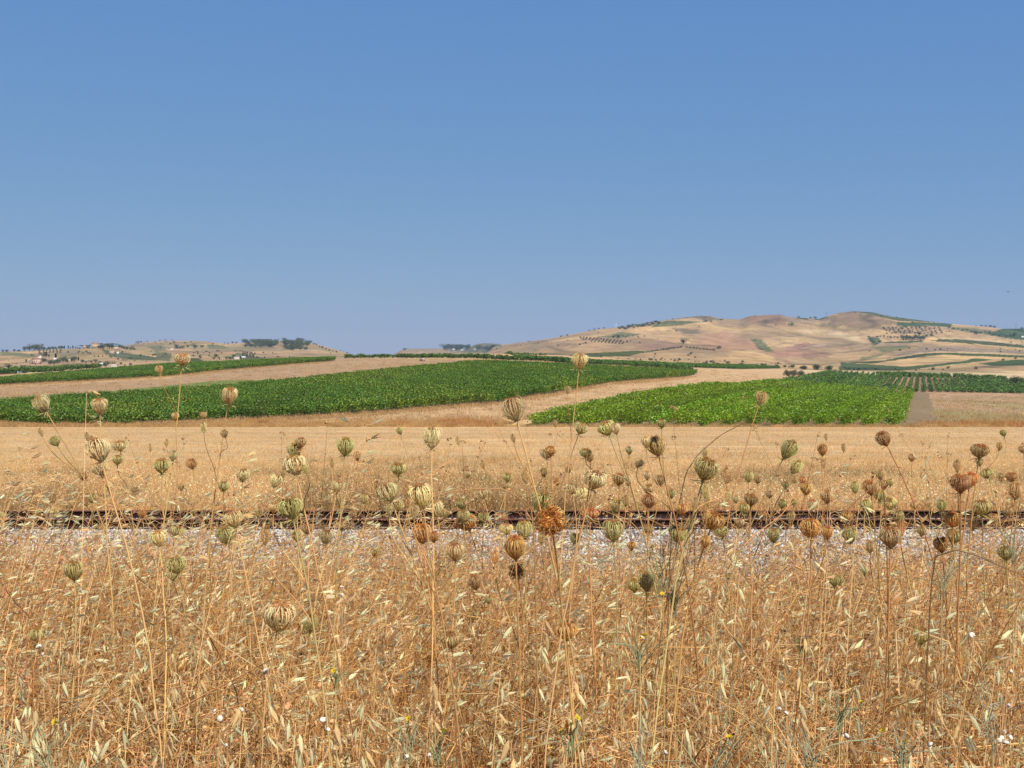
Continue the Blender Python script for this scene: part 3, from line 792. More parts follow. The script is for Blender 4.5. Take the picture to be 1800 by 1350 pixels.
# ------------------------------------------------------------------ trees
def crown_mesh(kind, n, size, colr):
    if kind == 'r':
        bl = [(R.normal(0, 0.19, 2), 0.36 + R.random() * 0.4, 0.24 + 0.12 * R.random()) for _ in range(9)]
        P = []
        for c, z, r in bl:
            d = nrm(R.normal(0, 1, (n // 9, 3))) * (R.random((n // 9, 1)) ** 0.4) * r
            P.append(d * np.array([1.15, 1.15, 0.95]) + np.array([c[0] * 1.1, c[1] * 1.1, z - 0.05]))
        P = np.concatenate(P)
    elif kind == 'c':
        t = R.random(n); r = 0.11 * np.sin(np.pi * (t * 0.9 + 0.06)) ** 0.6 * R.random(n) ** 0.4
        a = R.random(n) * 6.28
        P = np.stack([r * np.cos(a), r * np.sin(a), 0.06 + t * 0.94], 1)
    elif kind == 'p':
        a = R.random(n) * 6.28; r = 0.62 * np.sqrt(R.random(n))
        P = np.stack([r * np.cos(a), r * np.sin(a), 0.72 + 0.26 * R.random(n) * np.sqrt(np.clip(1 - (r / 0.64) ** 2, 0, 1))], 1)
    else:   # low bush or olive
        d = nrm(R.normal(0, 1, (n, 3))) * (R.random((n, 1)) ** 0.45)
        P = d * np.array([0.62, 0.55, 0.46]) + np.array([0, 0, 0.5])
        P[:, 2] += 0.12 * np.sin(P[:, 0] * 9)
    V, q = leaf_quads(P, size, up=0.4)
    m = MB(); m.add(V, q, rep(jit(colr, len(P), 0.22), 4))
    return m.mesh('crown', M_LEAF)


TREE_C = {'r': lin(96, 106, 54, 0.68), 'c': lin(48, 62, 40, 0.5), 'p': lin(60, 78, 46, 0.5), 'o': lin(92, 102, 70, 0.55), 'b': lin(84, 104, 56, 0.55)}
CROWNS = {k: [crown_mesh(k, 420, 0.085, TREE_C[k]) for _ in range(3)] for k in TREE_C}
CROWN_FINE = {k: [crown_mesh(k, 1700, 0.05, TREE_C[k]) for _ in range(2)] for k in ('r', 'b')}
TRUNK = {}
for k, (h, r) in {'r': (0.5, 0.045), 'c': (0.15, 0.03), 'p': (0.78, 0.03), 'o': (0.4, 0.06), 'b': (0.3, 0.04)}.items():
    p = np.array([[[0, 0, -0.06], [0.01, 0.0, h * 0.5], [-0.015, 0.01, h]],
                  [[0, 0, h * 0.4], [0.06, 0.02, h * 0.75], [0.15, 0.03, h * 1.1]], [[0, 0, h * 0.4], [-0.06, 0.0, h * 0.7], [-0.14, 0.02, h * 1.05]]], float)
    if k in 'cp': p = p[:1]
    V, q = sweep(p, np.array([[r * 1.3, r, r * 0.7], [r * 0.6, r * 0.45, r * 0.3], [r * 0.6, r * 0.45, r * 0.3]])[:len(p)], 5)
    m = MB(); m.add(V, q, lin(92, 78, 62, 0.5)); TRUNK[k] = m.mesh('trunk', M_BARK)
TN = {'r': ('broadleaf_tree', 'dark round tree'), 'c': ('cypress_tree', 'slim dark cypress'), 'p': ('umbrella_pine', 'flat topped pine'), 'o': ('olive_tree', 'small grey-green olive tree'), 'b': ('bush', 'low grey-green bush')}


def tree(px, py, hpx, kind, d0, label, group, wide=1.0, fine=False, dfix=None):
    D = dfix or hit(px, py, d0)
    x = (px - CX) / F * D
    h = hpx / F * D
    o = empty(TN[kind][0], (x, D, float(zg(x, D)) - 0.02 * h), rnd.uniform(0, 6.28))
    src = CROWN_FINE if fine else CROWNS
    c = link('crown', rnd.choice(src[kind]), o); c.scale = (h * wide, h * wide, h)
    t = link('trunk', TRUNK[kind], o); t.scale = (h, h, h)
    v = rnd.uniform(0.8, 1.2); c.color = (v, v * rnd.uniform(0.95, 1.05), v * rnd.uniform(0.9, 1.1), 1)
    cat = 'bush' if kind == 'b' else 'tree'
    tag(o, label, cat, group)
    return o


def grove(items, d0, place, group, **kw):
    items = sorted(items, key=lambda t: t[0])
    cnt = {}
    tot = {}
    for it in items: tot[it[3]] = tot.get(it[3], 0) + 1
    for it in items:
        k = it[3]; cnt[k] = cnt.get(k, 0) + 1
        w = it[4] if len(it) > 4 else 1.0
        pre = TN[k][1] + (' ' if tot[k] == 1 else ', %s from left ' % ordw(cnt[k]))
        tree(it[0], it[1], it[2], k, d0, pre + place, group, wide=w, **kw)


grove([(43, 617, 9, 'r'), (52, 617, 11, 'r'), (60, 617, 14, 'r'), (67, 617, 15, 'r', 1.1), (73, 614, 9, 'r'), (25, 618, 5, 'r'), (12, 618, 4, 'b', 1.6), (33, 618, 4, 'b', 1.5), (5, 619, 5, 'r')], 900, 'in the clump on the leftmost skyline', 'trees on the leftmost skyline')
grove([(78, 612, 6, 'r'), (85, 612, 6, 'r'), (91, 612, 6, 'r'), (97, 611, 6, 'r'), (104, 611, 7, 'r'), (109, 610, 7, 'r'), (113, 610, 6, 'c', 1.4), (120, 610, 6, 'c', 1.4), (124, 610, 4, 'c', 1.4), (128, 609, 6, 'c', 1.4), (132, 609, 4, 'c', 1.6), (136, 609, 4, 'c', 1.6)], 900, 'in the thin crest line left of the hill village', 'trees of the thin crest line')
grove([(143, 610, 6, 'p'), (152, 607, 5, 'p'), (158, 606, 5, 'p'), (165, 606, 6, 'p'), (171, 606, 6, 'p'), (178, 605, 6, 'p'), (186, 605, 5, 'p'), (154, 613, 7, 'r'), (147, 612, 5, 'r'), (176, 614, 11, 'r'), (181, 614, 9, 'r'), (192, 613, 12, 'r'), (197, 613, 10, 'r'),
       (200, 608, 5, 'p'), (205, 609, 5, 'p'), (210, 611, 6, 'r'), (214, 612, 6, 'r'), (218, 614, 6, 'r'), (223, 615, 7, 'r'), (230, 616, 8, 'r'), (236, 616, 6, 'r'), (165, 612, 5, 'r'), (187, 607, 6, 'r')], 900, 'around the houses on the left hilltop', 'trees of the hilltop village')
grove([(76, 627, 6, 'c', 1.3), (79, 627, 8, 'c', 1.3), (82, 627, 8, 'c', 1.3), (86, 628, 6, 'c', 1.3), (98, 630, 9, 'c', 1.6), (46, 637, 6, 'c', 1.6), (70, 626, 8, 'r'), (56, 626, 5, 'r'), (76, 637, 9, 'r'), (80, 636, 7, 'r'), (88, 641, 9, 'r'), (95, 641, 9, 'r'), (101, 640, 11, 'r'), (111, 637, 12, 'r'), (118, 638, 10, 'r'),
       (126, 636, 9, 'r'), (131, 635, 10, 'r'), (138, 634, 7, 'c', 1.4), (145, 638, 7, 'r'), (152, 639, 7, 'r'), (160, 638, 6, 'r'), (168, 638, 8, 'r'), (175, 641, 7, 'r'), (185, 643, 8, 'r'), (190, 642, 8, 'r'), (199, 643, 9, 'r')], 900, 'among the farmhouses at left', 'trees among the left farmhouses')
grove([(100, 650, 9, 'r'), (106, 650, 9, 'r'), (112, 650, 10, 'r'), (119, 649, 10, 'r'), (126, 649, 11, 'r'), (133, 648, 11, 'r'), (141, 648, 10, 'r'), (147, 647, 8, 'r'), (82, 649, 6, 'b', 1.5), (90, 650, 6, 'b', 1.5)], 850, 'in the low grove below the farmhouses', 'trees of the low grove')
grove([(3, 652, 10, 'r'), (15, 649, 12, 'r'), (38, 650, 10, 'r'), (45, 656, 12, 'r'), (52, 656, 14, 'r', 1.1), (58, 655, 10, 'r'), (27, 648, 6, 'r')], 700, 'beside the grey greenhouse at the left edge', 'trees beside the greenhouse')
grove([(x + rnd.uniform(-1, 1), y, 3.2, 'o') for y in (614.5, 617.5, 620.5) for x in range(70, 108, 6)], 900, 'in the small olive grove on the left slope', 'olives on the left slope')
grove([(x + rnd.uniform(-1.5, 1.5), 621 + (x - 140) * 0.13 + rnd.uniform(-3, 3), rnd.uniform(2.5, 4), 'o') for x in range(138, 240, 7)], 900, 'scattered over the slope below the hilltop village', 'scattered olives below the hilltop village')
# second hill, left
grove([(239, 603.5, 3, 'r'), (243, 602.5, 4, 'r'), (248, 602.5, 4, 'r'), (258, 601, 3, 'r'), (281, 599, 3, 'r'), (290, 599, 3, 'r'), (303, 599, 3, 'p'), (310, 613, 9, 'r'), (316, 614, 6, 'r'), (321, 613, 7, 'r'), (343, 613, 10, 'r'), (355, 612, 7, 'r'), (330, 611, 6, 'r'), (299, 606, 4, 'r'), (306, 603, 4, 'r'), (325, 604, 4, 'r'), (336, 602, 3, 'r')], 1200, 'on the second hill behind the tallest seed head', 'trees on the second hill')
grove([(379, 629, 9, 'r'), (386, 632, 6, 'r'), (392, 631, 5, 'r'), (398, 632, 7, 'r'), (404, 632, 7, 'r'), (376, 632, 6, 'r'), (422, 631, 6, 'r'), (340, 627, 4, 'r'), (352, 627, 4, 'r'), (368, 627, 4, 'r'), (465, 630, 4, 'r')], 850, 'around the farms below the second hill', 'trees around the small farms')
grove([(x + rnd.uniform(-1, 1), y + (x - 427) * 0.12, 3.5, 'o') for y in (620, 623, 626) for x in range(427, 448, 4)], 1100, 'in the olive plot below the second hill', 'olives below the second hill')
w1 = []
for i in range(42):
    x = rnd.uniform(430, 487)
    w1.append((x, rnd.uniform(602, 611), rnd.uniform(6.5, 9.5), 'r', 1.3))
grove(w1, 2100, 'in the left wood on the wooded hilltop', 'left wood on the wooded hilltop')
w2 = []
for i in range(40):
    x = rnd.uniform(499, 542)
    w2.append((x, rnd.uniform(601, 616), rnd.uniform(6.5, 9.5), 'r', 1.3))
grove(w2, 2100, 'in the right wood on the wooded hilltop', 'right wood on the wooded hilltop')
grove([(546, 603, 5, 'p'), (551, 606, 4, 'r'), (556, 607, 4, 'r'), (562, 611, 4, 'r'), (567, 613, 5, 'r'), (573, 615, 4, 'r'), (579, 617, 4, 'r'), (585, 618, 3, 'r'), (592, 620, 3, 'r'), (395, 604, 3, 'r'), (401, 605, 3, 'r'), (409, 604, 4, 'r'), (415, 604, 4, 'r')], 2000, 'along the ridge slope beside the wooded hilltop', 'trees on the slope beside the woods')
# far middle
w3 = [(rnd.uniform(781, 823), rnd.uniform(610, 616), rnd.uniform(7, 9), 'r', 1.2) for _ in range(26)] + [(rnd.uniform(838, 868), rnd.uniform(611, 616), rnd.uniform(4, 6), 'r', 1.2) for _ in range(16)] + [(711, 616, 5, 'r', 1.3), (657, 624, 3, 'r')]
grove(w3, 2900, 'in the dark wood on the far middle hill', 'dark wood on the far middle hill')
# right hills
w4 = [(x, np.interp(x, [1088, 1120, 1160], [577, 573, 567]) + rnd.uniform(-1, 4), rnd.uniform(3.5, 6), 'r', 1.3) for x in np.linspace(1088, 1160, 34)]
grove(w4, 2100, 'in the dark scrub on the left shoulder', 'dark scrub on the left shoulder')
grove([(1036, 582, 3, 'r', 1.5), (1045, 580, 3, 'r', 1.5), (1052, 578, 3, 'r', 1.5), (1062, 577, 3, 'r', 1.5), (986, 593, 4, 'r'), (997, 591, 4, 'r')], 2000, 'on the left skyline of the right hills', 'bushes on the left skyline')
grove([(1201, 605, 12, 'r', 0.9)], 900, 'standing alone on the tan hillside', 'lone trees on the right hills')
grove([(1264, 613, 5, 'b', 1.7)], 900, 'alone right of the lone round tree', 'lone trees on the right hills')
grove([(1214, 624, 6, 'r'), (1210, 626, 4, 'r')], 900, 'below the lone round tree', 'lone trees on the right hills')
grove([(1078, 594, 6, 'r', 1.2), (1087, 594, 7, 'r', 1.2), (1096, 592, 3, 'r'), (1104, 591, 3, 'r'), (1113, 592, 3, 'r'), (1122, 593, 3, 'r'), (1133, 592, 3, 'r')], 1300, 'in the short hedge line high on the tan hillside', 'hedge line high on the tan hillside')
grove([(x, 621 - (x - 1131) * 0.14, rnd.uniform(3, 5), 'r', 1.4) for x in range(1131, 1200, 5)] + [(x, 612 + (x - 1207) * 0.1, rnd.uniform(3, 5), 'r', 1.4) for x in range(1207, 1256, 6)], 900, 'in the hedgerow curving under the lone tree', 'hedgerow under the lone tree')
grove([(x + rnd.uniform(-.6, .6), y + (x - 1020) * 0.085, 3.4, 'o') for y in (594, 596.5, 599) for x in range(1020 + int((y - 594) * 4), 1098, 6)], 1400, 'in the olive grove left on the tan hillside', 'olives left on the tan hillside')
grove([(1392, 573, 7, 'r', 1.1), (1386, 572, 4, 'r'), (1240, 566, 4, 'r', 1.6), (1250, 566, 3, 'r', 1.6), (1268, 563, 3, 'r', 2), (1189, 583, 3, 'r')], 1900, 'below the bare brown summit', 'trees below the brown summit')
grove([(x + rnd.uniform(-2, 2) + (y - 576) * 0.7, y + rnd.uniform(-1, 1), rnd.uniform(2.6, 4), 'o') for y in (577, 580, 583, 586) for x in range(1552, 1652, 8)], 1700, 'in the terraced olive grove on the right hill', 'terraced olives on the right hill')
grove([(x, 593 + rnd.uniform(-1, 2), rnd.uniform(3, 5), 'r', 1.2) for x in range(1542, 1590, 6)] + [(x, 598 + rnd.uniform(-1, 1), rnd.uniform(8, 11), 'r', 0.9) for x in range(1588, 1624, 5)] + [(1616, 590, 8, 'r', 1.2), (1629, 593, 6, 'r'), (1638, 592, 7, 'r')], 1500, 'in the dark grove below the olive terraces', 'dark grove below the olive terraces')
grove([(x, 578 + (x - 1670) * 0.14 + rnd.uniform(-2, 2), rnd.uniform(3, 5), 'r', 1.2) for x in range(1668, 1760, 8)] + [(1716, 588, 8, 'r', 1.2), (1782, 592, 8, 'r', 1.3), (1776, 592, 5, 'r'), (1745, 590, 5, 'r')], 1500, 'on the far right hillside', 'trees on the far right hillside')
grove([(1725, 573.5, 3, 'b', 1.6), (1733, 574, 3, 'b', 1.6), (1741, 575, 4, 'b', 1.6), (1748, 575.5, 4, 'b', 1.4), (1796, 578, 3, 'b', 1.6), (1404, 557, 3, 'b', 1.6), (1425, 558, 3, 'b', 1.6), (1433, 558, 4, 'b', 1.4)], 2000, 'on the right skyline', 'bushes on the right skyline')
grove([(x, y, rnd.uniform(3, 5), 'b', 1.3) for x, y in [(1532, 600), (1536, 603), (1540, 606), (1530, 596), (1527, 593), (1546, 602), (1485, 648), (1493, 650), (1501, 651), (1510, 652), (1488, 651)]], 900, 'in the green gully below the right hills', 'bushes of the green gully')
n = 3000
D_ = 900 + 2000 * R.random(n); px_ = R.uniform(-100, 1900, n)
x = (px_ - CX) / F * D_; z = zt(px_, D_)
k = (vnoise(x / 90, D_ / 120, 91) + 0.35 * vnoise(x / 25, D_ / 30, 92)) > 0.16
x, D_, z = x[k], D_[k], z[k]
scatter('hillside_scrub', CROWNS['b'] + CROWNS['r'][:2], np.stack([x, D_, z - 0.2], 1), rots(len(x), 0.05), 1.2 + 2.6 * R.random(len(x)) ** 2, R.integers(0, 5, len(x)), 'low scrub dotted over the dry far hills')
# near bushes behind the golden field
grove([(1384, 661.5, 12, 'b', 1.1), (1396, 661.5, 12, 'b', 1.1), (1408, 661.5, 11, 'b', 1.1), (1430, 664, 7, 'b', 1.0)], 400, 'at the top corner of the golden field', 'bushes at the top of the golden field', fine=True)
grove([(1413, 650, 8, 'b', 1.5), (1437, 651, 12, 'r', 1.3), (1456, 652, 11, 'r', 1.3), (1392, 647, 7, 'r', 1.4), (1240, 642, 5, 'r', 1.6), (1262, 642, 5, 'r', 1.6), (1303, 643, 6, 'r', 1.5), (1345, 644, 5, 'r', 1.6), (1322, 644, 5, 'r', 1.5), (1365, 645, 5, 'r', 1.5), (1284, 643, 5, 'r', 1.5), (1380, 646, 5, 'r', 1.5)], 560, 'along the ridge vineyard', 'trees along the ridge vineyard', fine=True)
grove([(1785, 678, 19, 'r', 1.35)], 480, 'standing by the dark vine block at the right edge', 'lone trees on the right hills', fine=True)


# ------------------------------------------------------------------ buildings and other far things
def at(px, py, d0):
    D = hit(px, py, d0)
    return (px - CX) / F * D, D


def house(px, py, wpx, hpx, d0, label, wall, roofc, rz=0.3, deep=0.8, win=3, name='farmhouse', pitched=True):
    x, D = at(px, py, d0)
    s = D / F
    w, h = wpx * s, hpx * s
    d = w * deep
    o = empty(name, (x, D, float(zg(x, D)) - 0.3), rz)
    m = MB(); m.box((0, 0, h * 0.5), (w, d, h), wall)
    if pitched:
        V = np.array([[w / 2, -d / 2, h], [w / 2, d / 2, h], [w / 2, 0, h * 1.35], [-w / 2, -d / 2, h], [-w / 2, d / 2, h], [-w / 2, 0, h * 1.35]])
        m.add(V, np.array([[0, 1, 2], [3, 5, 4]]), wall)
    m.obj('wall', M_WALL, o)
    m = MB()
    if pitched:
        e = 0.25
        for sg in (-1, 1):
            V = np.array([[-w / 2 - e, sg * (d / 2 + e), h - 0.1], [w / 2 + e, sg * (d / 2 + e), h - 0.1], [w / 2 + e, 0, h * 1.36 + 0.1], [-w / 2 - e, 0, h * 1.36 + 0.1]])
            V2_ = V + np.array([0, 0, 0.18])
            m.add(np.concatenate([V, V2_]), np.array([[0, 1, 2, 3], [4, 5, 6, 7], [0, 1, 5, 4], [1, 2, 6, 5], [2, 3, 7, 6], [3, 0, 4, 7]]), roofc)
    else:
        m.box((0, 0, h + 0.12), (w + 0.4, d + 0.4, 0.24), roofc)
    m.obj('roof', M_WALL, o)
    for i in range(win):
        m = MB(); m.box(((i + 0.5) / win * w - w / 2, -d / 2 - 0.02, h * 0.6), (w / win * 0.3, 0.12, h * 0.28), lin(60, 55, 52, 0.6))
        m.obj('window', M_WALL, o)
    if win:
        m = MB(); m.box((w * 0.12, -d / 2 - 0.03, h * 0.18), (w * 0.1, 0.14, h * 0.36), lin(95, 75, 60, 0.6)); m.obj('door', M_WALL, o)
    return tag(o, label, 'house' if name != 'brick_tower' else 'tower')


WHITE = lin(235, 228, 215, 0.8); PINKW = lin(216, 182, 158, 0.72); BEIGE = lin(212, 184, 150, 0.72); TERRA = lin(190, 142, 112, 0.62); GREYR = lin(175, 160, 145, 0.6)
house(64, 640, 13, 8, 900, 'pink two storey farmhouse with a bright white gable wall, largest at left', PINKW, TERRA, rz=-0.25)
house(69.5, 634, 5, 8, 900, 'small white house block joined to the back of the pink farmhouse', WHITE, TERRA, rz=-0.25, win=1)
house(56, 639, 7, 4, 900, 'low pink shed left of the large farmhouse', PINKW, GREYR, rz=-0.1, win=2)
house(82, 632, 8, 3, 900, 'low beige farm building behind the row of cypresses', BEIGE, GREYR, win=0)
house(97, 633, 5, 3, 900, 'tiny white roofed shed beside the single cypress', WHITE, WHITE, win=0)
house(122, 638, 3, 5, 900, 'narrow beige house between two dark trees', BEIGE, BEIGE, win=1)
house(165, 643, 4, 7, 900, 'small square brick tower among the farm trees', lin(196, 138, 104, 0.65), TERRA, rz=0.5, win=1, name='brick_tower', pitched=False, deep=1.0)
house(180, 643, 9, 4, 900, 'low white farm building right of the brick tower', BEIGE, WHITE, win=2)
house(200, 646, 12, 5, 880, 'long low white farm building furthest right of the village', WHITE, lin(205, 180, 150, 0.7), win=4, rz=0.1)
house(167, 612, 11, 7, 1200, 'beige house under the pines on the left hilltop', BEIGE, TERRA, win=3)
house(149, 612, 6, 4, 1200, 'small pinkish house left on the hilltop village', PINKW, TERRA, win=2)
house(204, 615, 7, 4, 1200, 'pale house at the right end of the hilltop village', PINKW, BEIGE, win=2)
house(214, 617, 6, 3.5, 1200, 'small tan house lowest at the right of the hilltop', BEIGE, TERRA, win=1)
house(176, 609, 4, 4, 1200, 'tiny white house between dark hilltop trees', WHITE, BEIGE, win=1)
house(197, 622, 8, 3.5, 1000, 'long beige building alone on the green slope', BEIGE, BEIGE, win=3)
house(207, 622, 4, 2.6, 1000, 'small white shed right of the long beige building', WHITE, WHITE, win=0)
house(302, 615, 6, 2.6, 1500, 'white farm shed on the second hill', WHITE, GREYR, win=0)
house(312, 608, 6, 4, 1500, 'pale house between trees on the second hill', BEIGE, TERRA, win=2)
house(349, 611, 5, 3.5, 1500, 'small pale house right of the big dark tree', BEIGE, TERRA, win=1)
house(391, 633, 8, 4, 900, 'small beige farmhouse between the dark trees below the second hill', BEIGE, lin(196, 160, 130, 0.6), win=2)
house(416, 632, 9, 4, 900, 'white farmhouse with pale roof below the second hill', WHITE, BEIGE, win=3)
house(428, 631, 6, 3.5, 900, 'small grey house right of the white farmhouse', GREYR, WHITE, win=1)
house(484, 611, 7, 2.4, 1900, 'low tan building between the two woods', BEIGE, TERRA, win=2)
for i_, (a_, b_) in enumerate([(797, 616), (812, 617), (822, 615), (835, 616)]):
    house(a_, b_, 4, 2.4, 2900, '%s small pale house at the foot of the far wooded hill' % ['leftmost', 'second', 'third', 'rightmost'][i_], WHITE * 0.9, BEIGE, win=1)
house(1797, 594, 4, 2.6, 1500, 'tiny white house on the green slope at the right edge', WHITE, WHITE, win=1)

# greenhouse at the left edge
x, D = at(16, 661, 450); s = D / F
o = empty('greenhouse', (x, D, float(zg(x, D))), 0.05)
w, h, d = 46 * s, 6.5 * s, 10
m = MB(); m.box((0, 0, h * 0.3), (w, d, h * 0.6), lin(150, 160, 165, 0.7)); m.obj('wall', M_METAL, o)
m = MB()
nb = 6
for i in range(nb):
    for sg in (-1, 1):
        cx_ = (i + 0.5) / nb * w - w / 2
        V = np.array([[cx_ + sg * w / nb / 2, -d / 2 - .1, h * 0.62], [cx_ + sg * w / nb / 2, d / 2, h * 0.62], [cx_, d / 2, h * 0.8], [cx_, -d / 2 - .1, h * 0.8]])
        m.add(V, np.array([[0, 1, 2, 3]]), lin(135, 148, 160, 0.7))
m.obj('roof', M_METAL, o)
for i in range(nb + 1):
    m = MB(); m.box((i / nb * w - w / 2, -d / 2 - 0.12, h * 0.35), (0.2, 0.12, h * 0.7), lin(190, 195, 198, 0.7)); m.obj('post', M_METAL, o)
tag(o, 'grey-blue greenhouse with a row of low gables at the left edge', 'greenhouse')


def pole(px, py, hpx, d0, label, colr, arms=0, name='utility_pole', wpx=0.7):
    x, D = at(px, py, d0); s = D / F
    o = empty(name, (x, D, float(zg(x, D)) - 0.3))
    h = hpx * s
    V, q = sweep(np.array([[[0, 0, 0], [0, 0, h * 0.5], [0, 0, h]]]), np.array([[wpx * s * 0.5, wpx * s * 0.4, wpx * s * 0.25]]), 6)
    m = MB(); m.add(V, q, colr); m.obj('mast', M_METAL, o)
    for k in range(arms):
        m = MB(); m.box((0, 0, h * (0.92 - 0.14 * k)), (2.6 * s, wpx * s * 0.4, wpx * s * 0.4), colr); m.obj('crossarm', M_METAL, o)
    return tag(o, label, 'pole' if name == 'utility_pole' else name.replace('_', ' '))


pole(34.5, 652, 11, 600, 'pale pole beside the greenhouse', lin(215, 215, 210, 0.8), 1)
pole(99, 650, 8, 850, 'thin grey pole in front of the low grove', lin(190, 190, 185, 0.8), 1)
pole(153, 639, 6, 900, 'short pale pole among the farm trees left of the brick tower', lin(205, 205, 200, 0.8), 1)
pole(1453, 554, 9, 2200, 'thin radio mast on the right skyline left of the highest summit', lin(120, 125, 135, 0.7), 3, 'radio_mast', 0.6)
pole(1786, 577, 11, 2200, 'thin radio mast on the skyline near the right edge', lin(120, 125, 135, 0.7), 3, 'radio_mast', 0.6)
# white wind turbine on the left shoulder
o = pole(1083, 575, 5, 2000, 'tiny white wind turbine on the left shoulder of the right hills', lin(235, 235, 235, 0.85), 0, 'wind_turbine', 0.6)
s = o.location.y / F
for k in range(3):
    a = k * 2.094 + 0.3
    V, q = sweep(np.array([[[0, -0.5, 5 * s], [math.sin(a) * 1.2 * s, -0.5, 5 * s + math.cos(a) * 1.2 * s], [math.sin(a) * 2.6 * s, -0.5, 5 * s + math.cos(a) * 2.6 * s]]]), np.array([[0.3, 0.35, 0.08]]) * s, 4)
    m = MB(); m.add(V, q, lin(235, 235, 235, 0.85)); m.obj('rotor_blade', M_METAL, o)

# small vehicle standing on the brown slope
x, D = at(742, 636, 380); s = D / F
o = empty('farm_vehicle', (x, D, float(zg(x, D))), 0.1)
L_ = 9.5 * s
m = MB(); m.box((-L_ * 0.18, 0, 3.3 * s), (L_ * 0.55, 1.7, 3.2 * s), lin(138, 130, 125, 0.6), taper=0.85); m.obj('body', M_METAL, o)
m = MB(); m.box((L_ * 0.23, 0, 3.4 * s), (L_ * 0.3, 1.6, 4.0 * s), lin(225, 220, 212, 0.8), taper=0.8); m.obj('cab', M_METAL, o)
m = MB(); m.box((L_ * 0.30, -0.02, 4.0 * s), (L_ * 0.14, 1.62, 1.2 * s), lin(50, 55, 60, 0.6)); m.obj('window', M_METAL, o)
for wx, wr in ((-0.38, 0.9), (-0.02, 1.0), (0.40, 1.0)):
    for sy in (-1, 1):
        V, q = sweep(np.array([[[wx * L_, sy * 0.65, 1.1 * s], [wx * L_, sy * 0.78, 1.1 * s], [wx * L_, sy * 0.9, 1.1 * s]]]), np.array([[1, 1.1, 1]]) * s * wr, 10)
        m = MB(); m.add(V, q, lin(40, 36, 34, 0.6))
        m.add(V[20:30], np.arange(10).reshape(-1, 10)[:, [0, 3, 5, 8]], lin(40, 36, 34, 0.6)); m.obj('wheel', M_METAL, o)
tag(o, 'small grey vehicle with a white cab standing on the brown slope', 'vehicle')

# bird in the sky
D = 120.0
o = empty('flying_bird', ((1772 - CX) / F * D, D, (HY - 513) / F * D))
V, q = sweep(np.array([[[-0.09, 0, 0], [-0.02, 0, 0.012], [0.05, 0, 0.01], [0.1, 0, 0]]]), np.array([[0.006, 0.03, 0.03, 0.006]]), 6)
m = MB(); m.add(V, q, lin(60, 60, 66, 0.6)); m.obj('body', M_BARK, o)
for sg in (-1, 1):
    V = np.array([[-0.03, 0, 0.01], [0.05, 0, 0.01], [0.02 + sg * 0.06, sg * 0.05, 0.04], [sg * 0.2 + 0.02, sg * 0.06, 0.015], [sg * 0.08 - 0.01, sg * 0.03, 0.0]])
    m = MB(); m.add(np.concatenate([V, V + [0, 0, 0.006]]), np.array([[0, 1, 2, 4], [4, 2, 3, 3], [5, 6, 7, 9]])[:, :4][[0, 2]], lin(60, 60, 66, 0.6))
    m.add(np.concatenate([V, V + [0, 0, 0.006]]), np.array([[4, 2, 3], [9, 7, 8]]), lin(60, 60, 66, 0.6)); m.obj('wing', M_BARK, o)
tag(o, 'small dark bird flying high in the blue sky at right', 'bird')


# ------------------------------------------------------------------ railway
M_RUST = mat_ground('rusty_steel', scales=((1.5, 0.2), (12, 0.25)), stretch=(0.3, 1, 1), bump=0.3, bscale=40, bdist=0.003, rough=0.75)
prof = np.array([(-.070, 0), (.070, 0), (.070, .010), (.020, .026), (.009, .040), (.009, .120), (.034, .135), (.036, .160), (.030, .170), (-.030, .170), (-.036, .160), (-.034, .135), (-.009, .120), (-.009, .040), (-.020, .026), (-.070, .010)])


def rail(y, label):
    X = np.arange(-34, 34.1, 2.0)
    n = len(prof)
    V = np.array([[xx, p[0], p[1]] for xx in X for p in prof])
    I = np.arange(len(X) * n).reshape(len(X), n)
    q = np.stack([I[:-1], np.roll(I[:-1], -1, 1), np.roll(I[1:], -1, 1), I[1:]], -1).reshape(-1, 4)
    C = np.tile(lin(64, 38, 30, 0.34), (len(V), 1))  # rust brown, painted darker to stand for the shade below the rail head
    C = C.reshape(len(X), n, 3)
    C[:, 7:11] = lin(140, 96, 74, 0.5)
    m = MB(); m.add(V, q, C.reshape(-1, 3))
    o = m.obj('rail', M_RUST, None, loc=(0, y, -3.57))
    tag(o, label, 'rail', 'rails of the single track')
    cm = None
    for i, xx in enumerate(np.arange(-13.2, 13.3, 0.6)):
        if cm is None:
            c = MB()
            c.box((0, 0, 0.004), (0.16, 0.30, 0.016), lin(110, 70, 52, 0.5))
            for sy in (-1, 1):
                c.box((0, sy * 0.085, 0.026), (0.09, 0.05, 0.03), lin(110, 70, 52, 0.5), taper=0.7)
                c.box((0, sy * 0.10, 0.05), (0.03, 0.03, 0.03), lin(96, 64, 48, 0.5))
            cm = c.mesh('rail_clip', M_RUST)
        link('rail_clip', cm, o, (xx, 0, 0.0))


rail(25.0, 'nearer of the two rusty rails crossing behind the dry oats')
rail(26.46, 'farther of the two rusty rails, edging the stubble field')


